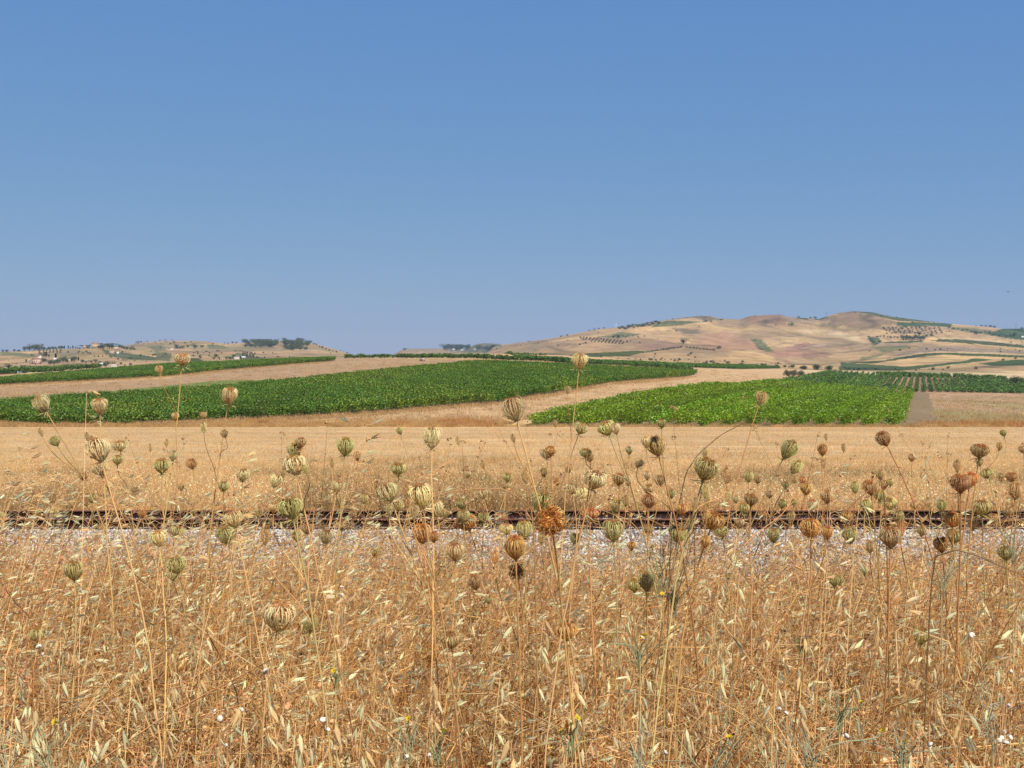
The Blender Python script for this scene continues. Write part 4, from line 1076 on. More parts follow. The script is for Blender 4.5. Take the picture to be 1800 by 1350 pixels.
def stone_mesh():
    a = np.array([[0, 0, 1], [.89, 0, .45], [.28, .85, .45], [-.72, .53, .45], [-.72, -.53, .45], [.28, -.85, .45], [.72, .53, -.45], [-.28, .85, -.45], [-.89, 0, -.45], [-.28, -.85, -.45], [.72, -.53, -.45], [0, 0, -1]])
    f = np.array([[0, 1, 2], [0, 2, 3], [0, 3, 4], [0, 4, 5], [0, 5, 1], [1, 6, 2], [2, 7, 3], [3, 8, 4], [4, 9, 5], [5, 10, 1], [6, 7, 2], [7, 8, 3], [8, 9, 4], [9, 10, 5], [10, 6, 1], [11, 7, 6], [11, 8, 7], [11, 9, 8], [11, 10, 9], [11, 6, 10]])
    m = MB(); m.add(a * (0.75 + 0.5 * R.random((12, 1))) * np.array([1, .8, .65]) * (0.8 + 0.4 * R.random(3)), f, lin(214, 203, 188, 0.68) * (0.85 + 0.3 * R.random()))
    return m.mesh('stone', M_STONE)


stones = [stone_mesh() for _ in range(8)]
n = 62000
x = (R.random(n) - 0.5) * 40; y = 19.6 + 8.0 * R.random(n) ** 0.85
k = ~((np.abs(y - 25.0) < 0.085) | (np.abs(y - 26.46) < 0.085))
x, y = x[k], y[k]
dn = np.clip(1 - np.abs(vnoise(x / 2.2, y / 1.2, 51)) * 0, 0, 1)
P = np.stack([x, y, zg(x, y) + 0.01 - 0.015 * (y > 24.7)], 1)
scatter('ballast_stones', stones, P, R.random((len(P), 3)) * 6.28, 0.022 + 0.026 * R.random(len(P)), R.integers(0, 8, len(P)), 'pale grey crushed stones of the railway ballast')

# ------------------------------------------------------------------ dry grass
C_STEM = lin(246, 198, 124, 0.96); C_STEM2 = lin(244, 202, 138, 0.96); C_BROWN = lin(222, 170, 112, 0.82); C_RED = lin(208, 146, 100, 0.78)
C_OAT = lin(255, 229, 178, 1.0); C_OAT2 = lin(248, 208, 146, 0.95); C_TAN = lin(238, 198, 136, 0.84)


def stems(n, base, h0, h1, lean, bend, K=5, wind=(0.0, 0.0)):
    """n bent stalks; returns paths (n,K,3)"""
    t = np.linspace(0, 1, K)[None, :, None]
    b = np.stack([R.normal(0, base, n), R.normal(0, base, n), np.zeros(n)], 1)[:, None, :]
    h = (h0 + (h1 - h0) * R.random(n))[:, None, None]
    a = R.random(n) * 6.28
    l = np.abs(R.normal(0, lean, n))
    d = np.stack([np.cos(a) * l + wind[0], np.sin(a) * l + wind[1], np.zeros(n)], 1)[:, None, :]
    a2 = R.random(n) * 6.28
    d2 = np.stack([np.cos(a2), np.sin(a2), np.zeros(n)], 1)[:, None, :] * np.abs(R.normal(0, bend, n))[:, None, None]
    P = b + d * h * t + (d2 + np.array([wind[0], wind[1], 0]) * 0.8) * h * t ** 2.2
    P[:, :, 2] += (h * t)[:, :, 0] * (1 - 0.12 * np.abs(d2).sum(-1))
    return P, h[:, 0, 0]


def glumes(B, Dr, Ls, W, colr, m):
    """pairs of papery glumes: B (n,3) base, Dr (n,3) direction, Ls length, W width"""
    n = len(B)
    Dr = nrm(Dr)
    side = nrm(np.cross(Dr, nrm(R.normal(0, 1, (n, 3)))))
    up = np.cross(side, Dr)
    for sg in (-1, 1):
        d = nrm(Dr + up * sg * (0.10 + 0.22 * R.random((n, 1))))
        nn = up * sg
        L1 = Ls[:, None]; W1 = W[:, None]
        p0 = B
        pa = B + d * L1 * 0.30; pb = B + d * L1 * 0.66
        tip = B + d * L1 + nn * L1 * 0.03
        V = np.stack([p0, pa - side * W1 * 0.5, pa + nn * W1 * 0.3, pa + side * W1 * 0.5, pb - side * W1 * 0.36, pb + nn * W1 * 0.22, pb + side * W1 * 0.36, tip], 1).reshape(-1, 3)
        f = np.array([[0, 2, 1], [0, 3, 2], [4, 5, 7], [5, 6, 7]])
        f4 = np.array([[1, 2, 5, 4], [2, 3, 6, 5]])
        off = (np.arange(n) * 8)[:, None, None]
        c = rep(colr, 8)
        m.add(V, (f[None] + off).reshape(-1, 3), c)
        m.add(V, (f4[None] + off).reshape(-1, 4), c)


def spikelet_dirs(n, style):
    if style == 'wind':     # trailing to the right, up a little
        e = R.normal(0.35, 0.35, n); a = R.normal(0.0, 0.5, n)
        return np.stack([np.cos(e) * np.cos(a), np.cos(e) * np.sin(a), np.sin(e)], 1)
    a = R.random(n) * 6.28      # hanging
    s_ = R.random(n)
    return np.stack([np.cos(a) * 0.5 * s_ + 0.12, np.sin(a) * 0.5 * s_, -1 + 0.5 * s_], 1)


def oat_clump(ns, h0, h1, style, npk=8, wr=0.0013, cs=C_STEM, co=C_OAT, big=1.0):
    wind = (0.16, 0.0) if style == 'wind' else (0.03, 0.0)
    P, h = stems(ns, 0.045, h0, h1, 0.13, 0.10, K=6, wind=wind)
    rad = np.linspace(1.5, 0.6, 6)[None] * wr * (0.8 + 0.5 * R.random((ns, 1)))
    V, q = sweep(P, rad, 3)
    m = MB()
    mixc = R.random((ns, 1))
    sc = cs[None] * mixc + C_BROWN[None] * (1 - mixc) * 0.35 + C_STEM2[None] * (1 - mixc) * 0.65
    m.add(V, q, rep(sc, 18) * np.tile(np.repeat(np.linspace(0.85, 1.1, 6), 3), ns)[:, None])
    # panicle
    tot = ns * npk
    si = np.repeat(np.arange(ns), npk)
    t = 0.62 + 0.38 * np.tile((np.arange(npk) + 0.5) / npk, ns)
    kk = t * 5; k0 = np.clip(kk.astype(int), 0, 4); fr = (kk - k0)[:, None]
    A = P[si, k0] * (1 - fr) + P[si, k0 + 1] * fr
    dr = spikelet_dirs(tot, style)
    out = nrm(R.normal(0, 1, (tot, 3)) * np.array([1, 1, 0.2]) + (np.array([1.2, 0, 0.3]) if style == 'wind' else 0))
    ln = (0.02 + 0.045 * R.random((tot, 1)))
    B = A + out * ln + np.array([0, 0, 0.35]) * ln
    mid_ = (A + B) / 2 + np.array([0, 0, 0.25]) * ln
    V, q = sweep(np.stack([A, mid_, B], 1), np.full((tot, 3), wr * 0.45), 3)
    m.add(V, q, sc[si].repeat(9, 0))
    L1 = (0.022 + 0.014 * R.random(tot)) * big
    c = jit(co, tot, 0.12)
    dk = R.random(tot) < 0.35
    c[dk] = jit(C_OAT2, int(dk.sum()), 0.12)
    glumes(B, dr, L1, L1 * (0.15 + 0.08 * R.random(tot)), c, m)
    # a few dry leaves
    nl = ns
    P2, _ = stems(nl, 0.05, h0 * 0.4, h0 * 0.8, 0.5, 0.5, K=5)
    V, q = sweep(P2, np.linspace(1.6, 0.4, 5)[None].repeat(nl, 0) * wr * 1.3, 3)
    m.add(V, q, rep(jit(C_TAN, nl, 0.2), 15))
    return m.mesh('oat_clump', M_OAT)


def under_clump(n, hmax, cols, wr=0.0016, spread=0.09, bend=0.7):
    P, h = stems(n, spread, hmax * 0.25, hmax, 0.32, bend, K=5)
    rad = np.linspace(1.2, 0.5, 5)[None] * wr * (0.6 + 0.9 * R.random((n, 1)))
    V, q = sweep(P, rad, 3)
    c = np.array(cols)[R.integers(0, len(cols), n)] * (0.75 + 0.5 * R.random((n, 1)))
    m = MB(); m.add(V, q, rep(c, 15))
    # crumpled leaf bits
    nb_ = n
    si = R.integers(0, n, nb_); ki = R.integers(1, 5, nb_)
    B = P[si, ki]
    cc = (np.array(cols)[R.integers(0, len(cols), nb_)] * 0.55 + C_TAN * 0.45) * (0.8 + 0.4 * R.random((nb_, 1)))
    L1 = 0.012 + 0.02 * R.random(nb_)
    d = nrm(R.normal(0, 1, (nb_, 3))); sd = nrm(np.cross(d, R.normal(0, 1, (nb_, 3)))) * (L1 * 0.2)[:, None]
    V = np.stack([B, B + d * L1[:, None] * 0.5 + sd, B + d * L1[:, None], B + d * L1[:, None] * 0.5 - sd], 1).reshape(-1, 3)
    m.add(V, np.arange(nb_ * 4).reshape(-1, 4), rep(cc, 4))
    return m.mesh('undergrowth', M_STRAW)


def weed_plant(h, colr, nb=10, tips=True):
    """dead branching weed"""
    m = MB()
    P, hh = stems(1, 0.0, h, h, 0.1, 0.1, K=6)
    V, q = sweep(P, np.linspace(2.0, 0.7, 6)[None] * 0.001, 4); m.add(V, q, colr)
    for i in range(nb):
        k = rnd.randint(2, 5)
        a = rnd.uniform(0, 6.28); L_ = h * rnd.uniform(0.15, 0.38)
        A = P[0, k]
        d = np.array([math.cos(a) * 0.7, math.sin(a) * 0.7, rnd.uniform(0.4, 1.1)])
        t = np.linspace(0, 1, 4)[:, None]
        pp = A + d * L_ * t + np.array([0, 0, 0.2]) * L_ * t ** 2
        V, q = sweep(pp[None], np.linspace(1.1, 0.5, 4)[None] * 0.001, 3); m.add(V, q, colr)
        nt_ = 9
        B = A + d * L_ * R.random((nt_, 1)) + R.normal(0, 0.012, (nt_, 3))
        V, q = leaf_quads(B, 0.007, up=0)
        m.add(V, q, rep(jit(colr * 1.15, nt_, 0.25), 4))
    return m.mesh('weed', M_STRAW)


def xy_near(n, d0, d1, half=0.56, pad=0.5, pw=1.0):
    """random points over the bank in front of the camera, a little wider than the view"""
    y = np.sqrt(d0 ** 2 + (d1 ** 2 - d0 ** 2) * R.random(n) ** pw)
    x = (R.random(n) * 2 - 1) * (y * half + pad)
    return x, y


oats_hang = [oat_clump(5, 0.5, 0.84, 'hang') for _ in range(7)]
oats_wind = [oat_clump(5, 0.55, 0.88, 'wind') for _ in range(6)]
under = [under_clump(70, 0.42, [C_STEM, C_BROWN, C_TAN, C_STEM2, C_RED]) for _ in range(6)] + [under_clump(46, 0.62, [C_STEM, C_STEM2, C_TAN, C_STEM], wr=0.0022, bend=0.2) for _ in range(6)]
C_DEEP = lin(188, 122, 80, 0.7); C_DEEP2 = lin(212, 150, 98, 0.8)
under += [under_clump(70, 0.46, [C_DEEP, C_DEEP2, C_RED, C_STEM, C_BROWN]) for _ in range(4)] + [under_clump(55, 0.5, [C_TAN, C_OAT2, C_STEM2, C_TAN], wr=0.0016, bend=0.9) for _ in range(4)]
weeds = [weed_plant(0.6, C_BROWN) for _ in range(3)] + [weed_plant(0.7, C_RED) for _ in range(2)] + [weed_plant(0.55, lin(130, 110, 70, 0.6)) for _ in range(2)]

x, y = xy_near(4500, 1.5, 8.0)
k = R.random(len(x)) < np.clip(0.72 + 1.5 * (vnoise(x / 0.55 + 40, y / 0.55 + 40, 101)) + 0.5 * vnoise(x / 1.6 + 40, y / 1.6 + 40, 102), 0.15, 1)
x, y = x[k], y[k]
n = len(x)
wprob = np.clip((y - 2.8) / 3.4, 0.0, 1) * np.clip(0.7 - x * 0.16, 0.15, 1)
isw = R.random(n) < wprob
idx = np.where(isw, 7 + R.integers(0, 6, n), R.integers(0, 7, n))
yaw = np.where(isw, R.normal(0, 0.45, n), R.random(n) * 6.28)
r_ = rots(n, 0.16); r_[:, 2] = yaw
lowr = np.clip(1 - (y - 5.0) * 0.20, 0.42, 1)
scatter('wild_oat_grass', oats_hang + oats_wind, np.stack([x, y, zg(x, y)], 1), r_, (0.74 + 0.42 * R.random(n)) * lowr, idx, 'dense dry wild oats filling the foreground bank')
x, y = xy_near(6600, 1.2, 9.0)
k = R.random(len(x)) < np.clip(0.8 + 1.2 * vnoise(x / 0.4 + 70, y / 0.4 + 70, 103), 0.25, 1)
x, y = x[k], y[k]; n = len(x)
tone = vnoise(x / 1.1 + 50, y / 1.1 + 50, 104) + 0.10 * (x > 0) - 0.06 * (y - 3.5) + R.normal(0, 0.12, n)
idx = np.where(tone > 0.14, R.integers(12, 16, n), np.where(tone < -0.16, R.integers(16, 20, n), R.integers(0, 12, n)))
scatter('dry_undergrowth', under, np.stack([x, y, zg(x, y)], 1), rots(n, 0.28), (0.6 + 0.6 * R.random(n)) * np.clip(1 - (y - 5.5) * 0.18, 0.45, 1), idx, 'tangle of orange and brown straw under the oats')
# broken straws lying across the stand
lying = []
for _ in range(5):
    nl = 26
    a_ = R.random(nl) * 6.28; L_ = 0.12 + 0.3 * R.random(nl)
    p0 = np.stack([R.normal(0, .12, nl), R.normal(0, .12, nl), 0.28 + 0.34 * R.random(nl)], 1)
    d_ = np.stack([np.cos(a_), np.sin(a_), R.normal(0, 0.45, nl)], 1) * L_[:, None]
    kk_ = p0 + d_ * 0.5 + R.normal(0, 0.02, (nl, 3))
    V, q = sweep(np.stack([p0, kk_, p0 + d_ + [0, 0, -0.03]], 1), np.tile(np.array([[.0018, .0016, .0008]]), (nl, 1)), 3)
    m = MB(); m.add(V, q, rep(np.array([C_STEM, C_TAN, C_OAT2, C_BROWN])[R.integers(0, 4, nl)], 9)); lying.append(m.mesh('broken_straw', M_STRAW))
x, y = xy_near(700, 1.4, 7.0)
scatter('broken_straws', lying, np.stack([x, y, zg(x, y)], 1), rots(len(x), 0.2), 0.7 + 0.6 * R.random(len(x)), R.integers(0, 5, len(x)), 'bent and broken pale straws lying across the standing grass')
x, y = xy_near(620, 1.8, 7.5)
scatter('dead_weeds', weeds, np.stack([x, y, zg(x, y)], 1), rots(len(x), 0.15), 0.7 + 0.6 * R.random(len(x)), R.integers(0, len(weeds), len(x)), 'brown branching dead weeds among the oats')
# grass on the slope down to the track
x = (R.random(2600) - 0.5) * 26; y = 8.5 + 12.5 * R.random(2600)
scatter('slope_grass', under + oats_hang[:3], np.stack([x, y, zg(x, y)], 1), rots(len(x), 0.1), 0.35 + 0.35 * R.random(len(x)), R.integers(0, 23, len(x)), 'low dry grass on the slope down to the track')
# taller wind-blown oats whose pale spikelets stand over the rails, thickest at left
n = 210
y = R.uniform(2.9, 5.2, n); x = np.where(R.random(n) < 0.74, R.uniform(-0.62, -0.02, n), R.uniform(-0.02, 0.6, n)) * y
tall = oats_wind + oats_hang[:2]
r_ = rots(n, 0.12); r_[:, 2] = R.normal(0, 0.35, n)
scatter('tall_wild_oats', tall, np.stack([x, y, zg(x, y)], 1), r_, R.uniform(1.0, 1.42, n), np.where(R.random(n) < 0.85, R.integers(0, 6, n), R.integers(6, 8, n)), 'tall wind-blown oats standing in front of the rails')
# thin dead weeds one can pick out above the rails
TW = []
for q_i in range(5):
    m = MB()
    P, _h = stems(1, 0, 1.22, 1.3, 0.08, 0.08, K=9)
    V, q = sweep(P, np.linspace(0.0016, 0.0006, 9)[None], 4); m.add(V, q, C_BROWN * 0.8)
    for k in range(11):
        i_ = rnd.randint(3, 8); A = P[0, i_]; L_ = rnd.uniform(0.06, 0.26); a_ = rnd.uniform(0, 6.28)
        d_ = np.array([math.cos(a_) * 0.75, math.sin(a_) * 0.75, rnd.uniform(0.5, 1.2)])
        pp = np.stack([A, A + d_ * L_ * .5, A + d_ * L_ + [0, 0, .02], A + d_ * L_ * 1.3 + [0, 0, .05]])
        V, q = sweep(pp[None], np.array([[.0009, .0007, .0006, .0004]]), 3); m.add(V, q, C_BROWN * 0.8)
        B = np.concatenate([pp[1:], pp[2:] + R.normal(0, .008, (2, 3))]); B = np.repeat(B, 3, 0) + R.normal(0, .004, (len(B) * 3, 3))
        V, q = leaf_quads(B, 0.008, up=0); m.add(V, q, rep(jit(C_BROWN, len(B), 0.3), 4))
    TW.append(m.mesh('dead_weed', M_STRAW))
for i, a_ in enumerate(sorted([55, 230, 455, 560, 640, 745, 790, 850, 938, 985, 1060, 1108, 1150, 1205, 1290, 1345, 1420, 1500, 1560, 1640, 1665, 1700, 1748, 1790])):
    D = rnd.uniform(3.4, 4.6); zz = float(zg(0, D))
    o = link('dead_weed', TW[i % 5], None, ((a_ - CX) / F * D, D, zz)); o.rotation_euler = (rnd.uniform(-.08, .08), rnd.uniform(-.15, .15), rnd.uniform(0, 6.28))
    s_ = rnd.uniform(0.8, 1.02); o.scale = (s_, s_, s_)
    tag(o, 'thin brown branching weed reaching above the rails, %s from left' % ordw(i + 1), 'weed', 'thin dead weeds above the rails')
# thin tufts in the ballast
x = (R.random(110) - 0.5) * 30; y = 21.5 + 3 * R.random(110)
scatter('ballast_tufts', under, np.stack([x, y, zg(x, y)], 1), rots(len(x), 0.1), 0.35 + 0.35 * R.random(len(x)), R.integers(0, 12, len(x)), 'thin dry tufts growing in the ballast')


def coarse_tuft(n, h, cols, wr, specks=0, spk_col=C_OAT, spk=0.02, spread=0.12):
    P, _ = stems(n, spread, h * 0.5, h, 0.3, 0.35, K=4)
    V, q = sweep(P, np.linspace(1.2, 0.4, 4)[None].repeat(n, 0) * wr, 3)
    c = np.array(cols)[R.integers(0, len(cols), n)] * (0.75 + 0.5 * R.random((n, 1)))
    m = MB(); m.add(V, q, rep(c, 12))
    if specks:
        si = R.integers(0, n, specks)
        B = P[si, R.integers(2, 4, specks)] + R.normal(0, 0.02, (specks, 3))
        V, q = leaf_quads(B, spk, up=0, aspect=2.2)
        m.add(V, q, rep(jit(spk_col, specks, 0.15), 4))
    return m.mesh('tuft', M_STRAW)


C_OLV = lin(176, 160, 104, 0.72)
tufts = [coarse_tuft(26, 0.34, [C_TAN, C_STEM2, C_OAT2], 0.003, 8) for _ in range(4)] + [coarse_tuft(24, 0.42, [C_OLV, C_TAN, C_OLV * 0.8], 0.003, 8) for _ in range(2)] + [coarse_tuft(20, 0.5, [C_BROWN, C_STEM2], 0.003, 20, C_TAN) for _ in range(2)]
n = 7000
y = 28.4 + 26 * R.random(n) ** 1.7; x = (R.random(n) * 2 - 1) * (y * 0.52)
olv = (vnoise(x / 4, y / 5, 61) + 0.25 * (np.abs((CX + F * x / y) - 720) < 190)) > 0.18
idx = np.where(olv, R.integers(4, 8, n), R.integers(0, 4, n))
sc_ = (1.25 - 0.028 * (y - 28)).clip(0.35, 1.3) * (0.6 + 0.6 * R.random(n))
scatter('trackside_grass', tufts, np.stack([x, y, zg(x, y)], 1), rots(n, 0.1), sc_, idx, 'dry weeds and oats between the rails and the stubble')
stub = [coarse_tuft(16, 0.14, [C_TAN, C_TAN * 1.1, C_STEM2], 0.005, 0, spread=0.3) for _ in range(4)]
n = 15000
y = 34 + 90 * R.random(n) ** 1.3; x = (R.random(n) * 2 - 1) * (y * 0.52)
y = np.round(y / 0.9) * 0.9 + R.normal(0, 0.1, n) + x * 0.01
y = y.clip(33, 124)
scatter('stubble_straw', stub, np.stack([x, y, zg(x, y)], 1), rots(n, 0.1), 0.6 + 0.7 * R.random(n), R.integers(0, 4, n), 'short cut straw standing in faint rows on the stubble')
verge = [coarse_tuft(44, 0.5, [lin(232, 186, 120, 0.8), lin(222, 174, 106, 0.8), C_TAN], 0.008, 0, spread=0.4) for _ in range(4)] + [coarse_tuft(44, 0.65, [lin(232, 176, 108, 0.82), lin(222, 162, 98, 0.8)], 0.01, 0, spread=0.4) for _ in range(3)]
n = 5200
y = 125.3 + 7 * R.random(n) ** 1.3; x = (R.random(n) * 2 - 1) * 75
uu = row_u(x, y)
k = (uu < -1.0) | (uu > 44.6) | ((y < 126.2) & (R.random(n) < 0.6))
x, y = x[k], y[k]
pxx = CX + F * x / y
org_ = (((pxx > 765) & (pxx < 875)) | ((pxx > 1690) & (pxx < 1800)) | ((pxx > 1600) & (pxx < 1660)) | (vnoise(x / 4, y / 4, 71) > 0.38)) & (R.random(len(x)) < 0.3) & (vnoise(x / 1.7, y / 2, 72) > -0.15)
scatter('verge_grass', verge, np.stack([x, y, zg(x, y)], 1), rots(len(x), 0.1), np.where(org_, 1.1, 0.75) * (0.7 + 0.6 * R.random(len(x))), np.where(org_, R.integers(4, 7, len(x)), R.integers(0, 4, len(x))), 'golden and orange grass verge along the far edge of the stubble')
# pale grass fringe where the golden field meets the vines, and rough grass over the golden field
n = 9000
y = 134 + 300 * R.random(n) ** 1.6; x = (R.random(n) * 2 - 1) * (y * 0.5)
z = zg(x, y)
uu = row_u(x, y)
k = ((uu < -0.8) | ((uu > 47.5) & (y < 366))) & ~inpoly(CX + F * x / y, HY - F * z / y, V1) & ~inpoly(CX + F * x / y, HY - F * z / y, V2)
x, y, z = x[k], y[k], z[k]
# ragged fringe along the lower edges of the vineyards
n = 60000
y2 = 126 + 330 * R.random(n) ** 1.5; x2 = (R.random(n) * 2 - 1) * (y2 * 0.5); z2 = zg(x2, y2)
pa, pb_ = CX + F * x2 / y2, HY - F * z2 / y2
k = (inpoly(pa, pb_ - 5, V1) & ~inpoly(pa, pb_ + 1, V1)) | (inpoly(pa, pb_ - 3, V2) & ~inpoly(pa, pb_ + 1, V2))
x = np.concatenate([x, x2[k]]); y = np.concatenate([y, y2[k]]); z = np.concatenate([z, z2[k]])
far_t = [coarse_tuft(26, 0.3, [C_TAN, lin(214, 168, 108, 0.66)], 0.012, 0, spread=0.6) for _ in range(3)]
scatter('field_grass', far_t, np.stack([x, y, z], 1), rots(len(x), 0.1), 0.7 + 0.7 * R.random(len(x)), R.integers(0, 3, len(x)), 'short golden grass over the fields between the vineyards')

# ------------------------------------------------------------------ wild carrots gone to seed
C_RAY = lin(248, 228, 178, 0.95)


def umbel(nr, sq, close, spread=1.0, seed=0):
    """half width 0.5, base at the origin, axis +z. sq: height/width, close: how far the tips curl in (0 open .. 1 shut)"""
    n1 = int(nr * 0.5); n2 = int(nr * 0.3); n3 = nr - n1 - n2
    ph = np.concatenate([(np.arange(k) + R.normal(0, 0.2, k)) / k * 6.2832 + j for j, k in enumerate((n1, n2, n3))])
    lay = np.concatenate([np.full(n1, 1.0), np.full(n2, 0.82), np.full(n3, 0.55)]) * (1 + R.normal(0, 0.03, nr))
    K_ = 9
    t = np.linspace(0, 1, K_)[None]
    rr = 0.5 * lay[:, None]
    tt = np.clip(t * (0.96 + 0.06 * R.random((nr, 1))), 0, 1)
    prof_r = np.interp(tt, [0, .15, .3, .5, .66, .8, .92, 1], [.04, .32, .62, .92, 1.0, .90, 1 - .36 * close, 1 - .62 * close]) * (1 + R.normal(0, 0.05, (nr, 1)) * tt)
    stray = (R.random((nr, 1)) < 0.10)
    prof_r = np.where(stray, prof_r * (1 + 0.28 * tt) + 0.22 * tt ** 4, prof_r)
    prof_z = np.interp(tt, [0, .15, .3, .5, .66, .8, .92, 1], [0, .10, .26, .50, .70, .88, .97, .93])
    r = rr * prof_r
    z = sq * prof_z * (1.0 - 0.10 * (1 - lay[:, None])) * (0.86 + 0.2 * R.random((nr, 1)))
    wob = R.normal(0, 0.13, (nr, 1)) * t + R.normal(0, 0.16, (nr, 1)) * t ** 3
    P = np.stack([r * np.cos(ph[:, None] + wob), r * np.sin(ph[:, None] + wob), z + 0.01], -1)
    rad = np.interp(np.linspace(0, 1, K_), [0, .4, 1], [0.015, 0.0195, 0.012])[None] * (0.7 + 0.4 * R.random((nr, 1)))
    V, q = sweep(P, rad, 3)
    c = jit(C_RAY, nr, 0.16)
    low = np.tile(np.repeat(np.interp(np.linspace(0, 1, K_), [0, .25, 1], [0.8, 1, 0.95]), 3), nr)
    m = MB(); m.add(V, q, rep(c, K_ * 3) * low[:, None])
    # short side rays of the inner shell, darker, fill the cage
    rays = m.mesh('umbel_rays', M_UMBEL, smooth=True)
    # tufts of bristly seeds at the ray tips
    T = P[:, -1]; dirn = nrm(P[:, -1] - P[:, -2])
    nt_ = 8
    B = np.repeat(T, nt_, 0) + R.normal(0, 0.036, (nr * nt_, 3))
    dd = nrm(np.repeat(dirn, nt_, 0) + R.normal(0, 0.9, (nr * nt_, 3)) + np.array([0, 0, 0.3]))
    L1 = 0.05 + 0.08 * R.random((nr * nt_, 1))
    V, q = sweep(np.stack([B, B + dd * L1 * 0.5, B + dd * L1], 1), np.tile(np.array([[0.011, 0.010, 0.003]]), (nr * nt_, 1)), 3)
    m2 = MB(); m2.add(V, q, rep(jit(lin(220, 172, 116, 0.8), nr * nt_, 0.25), 9))
    # inner bristles hang inside the cage so that it reads dense
    ni = 190
    a = R.random(ni) * 6.28; rad_ = 0.38 * np.sqrt(R.random(ni)); zz = sq * (0.25 + 0.6 * R.random(ni))
    B = np.stack([rad_ * np.cos(a), rad_ * np.sin(a), zz], 1)
    V, q = leaf_quads(B, 0.07, up=0, aspect=2.0)
    m2.add(V, q, rep(jit(lin(226, 190, 132, 0.84), ni, 0.2), 4))
    tuft = m2.mesh('seed_tuft', M_UMBEL)
    # thin divided bracts below
    nb_ = 11
    pb = (np.arange(nb_) / nb_ + R.normal(0, 0.03, nb_)) * 6.283
    t4 = np.linspace(0, 1, 4)[None]
    dn_ = R.normal(-0.12, 0.2, (nb_, 1))
    rb = 0.62 * t4 * (0.6 + 0.5 * R.random((nb_, 1)))
    PB = np.stack([rb * np.cos(pb)[:, None], rb * np.sin(pb)[:, None], dn_ * t4 + 0.25 * t4 ** 2 * R.normal(0.4, 0.6, (nb_, 1))], -1)
    V, q = sweep(PB, np.tile(np.array([[0.016, 0.014, 0.012, 0.006]]), (nb_, 1)), 3)
    m3 = MB(); m3.add(V, q, rep(jit(C_RAY * 0.95, nb_, 0.12), 12))
    P2 = PB[:, 2:3] + np.stack([R.normal(0, 1, (nb_, 3)) * 0, R.normal(0, 0.06, (nb_, 3)), R.normal(0, 0.10, (nb_, 3))], 1)
    V, q = sweep(P2, np.tile(np.array([[0.009, 0.007, 0.003]]), (nb_, 1)), 3); m3.add(V, q, rep(jit(C_RAY * 0.95, nb_, 0.12), 9))
    br = m3.mesh('bracts', M_UMBEL)
    return rays, tuft, br


UMB = {
    'round': [umbel(78, 0.92, 1.0) for _ in range(6)],
    'oval': [umbel(66, 1.15, 1.1) for _ in range(3)],
    'cup': [umbel(78, 0.78, 0.75) for _ in range(3)],
    'bud': [umbel(30, 1.65, 1.3) for _ in range(2)],
    'wild': [umbel(60, 0.85, 0.60) for _ in range(2)],
}
TINT = {'c': (1.15, 1.12, 1.05), 'g': (0.92, 0.94, 0.68), 't': (1.02, 0.90, 0.74), 'b': (0.94, 0.78, 0.62), 'o': (1.06, 0.76, 0.48), 'r': (0.98, 0.70, 0.56), 'd': (0.66, 0.54, 0.38)}
CNAME = {'c': 'cream', 'g': 'greenish', 't': 'tan', 'b': 'brown', 'o': 'orange', 'r': 'reddish', 'd': 'dark brown'}

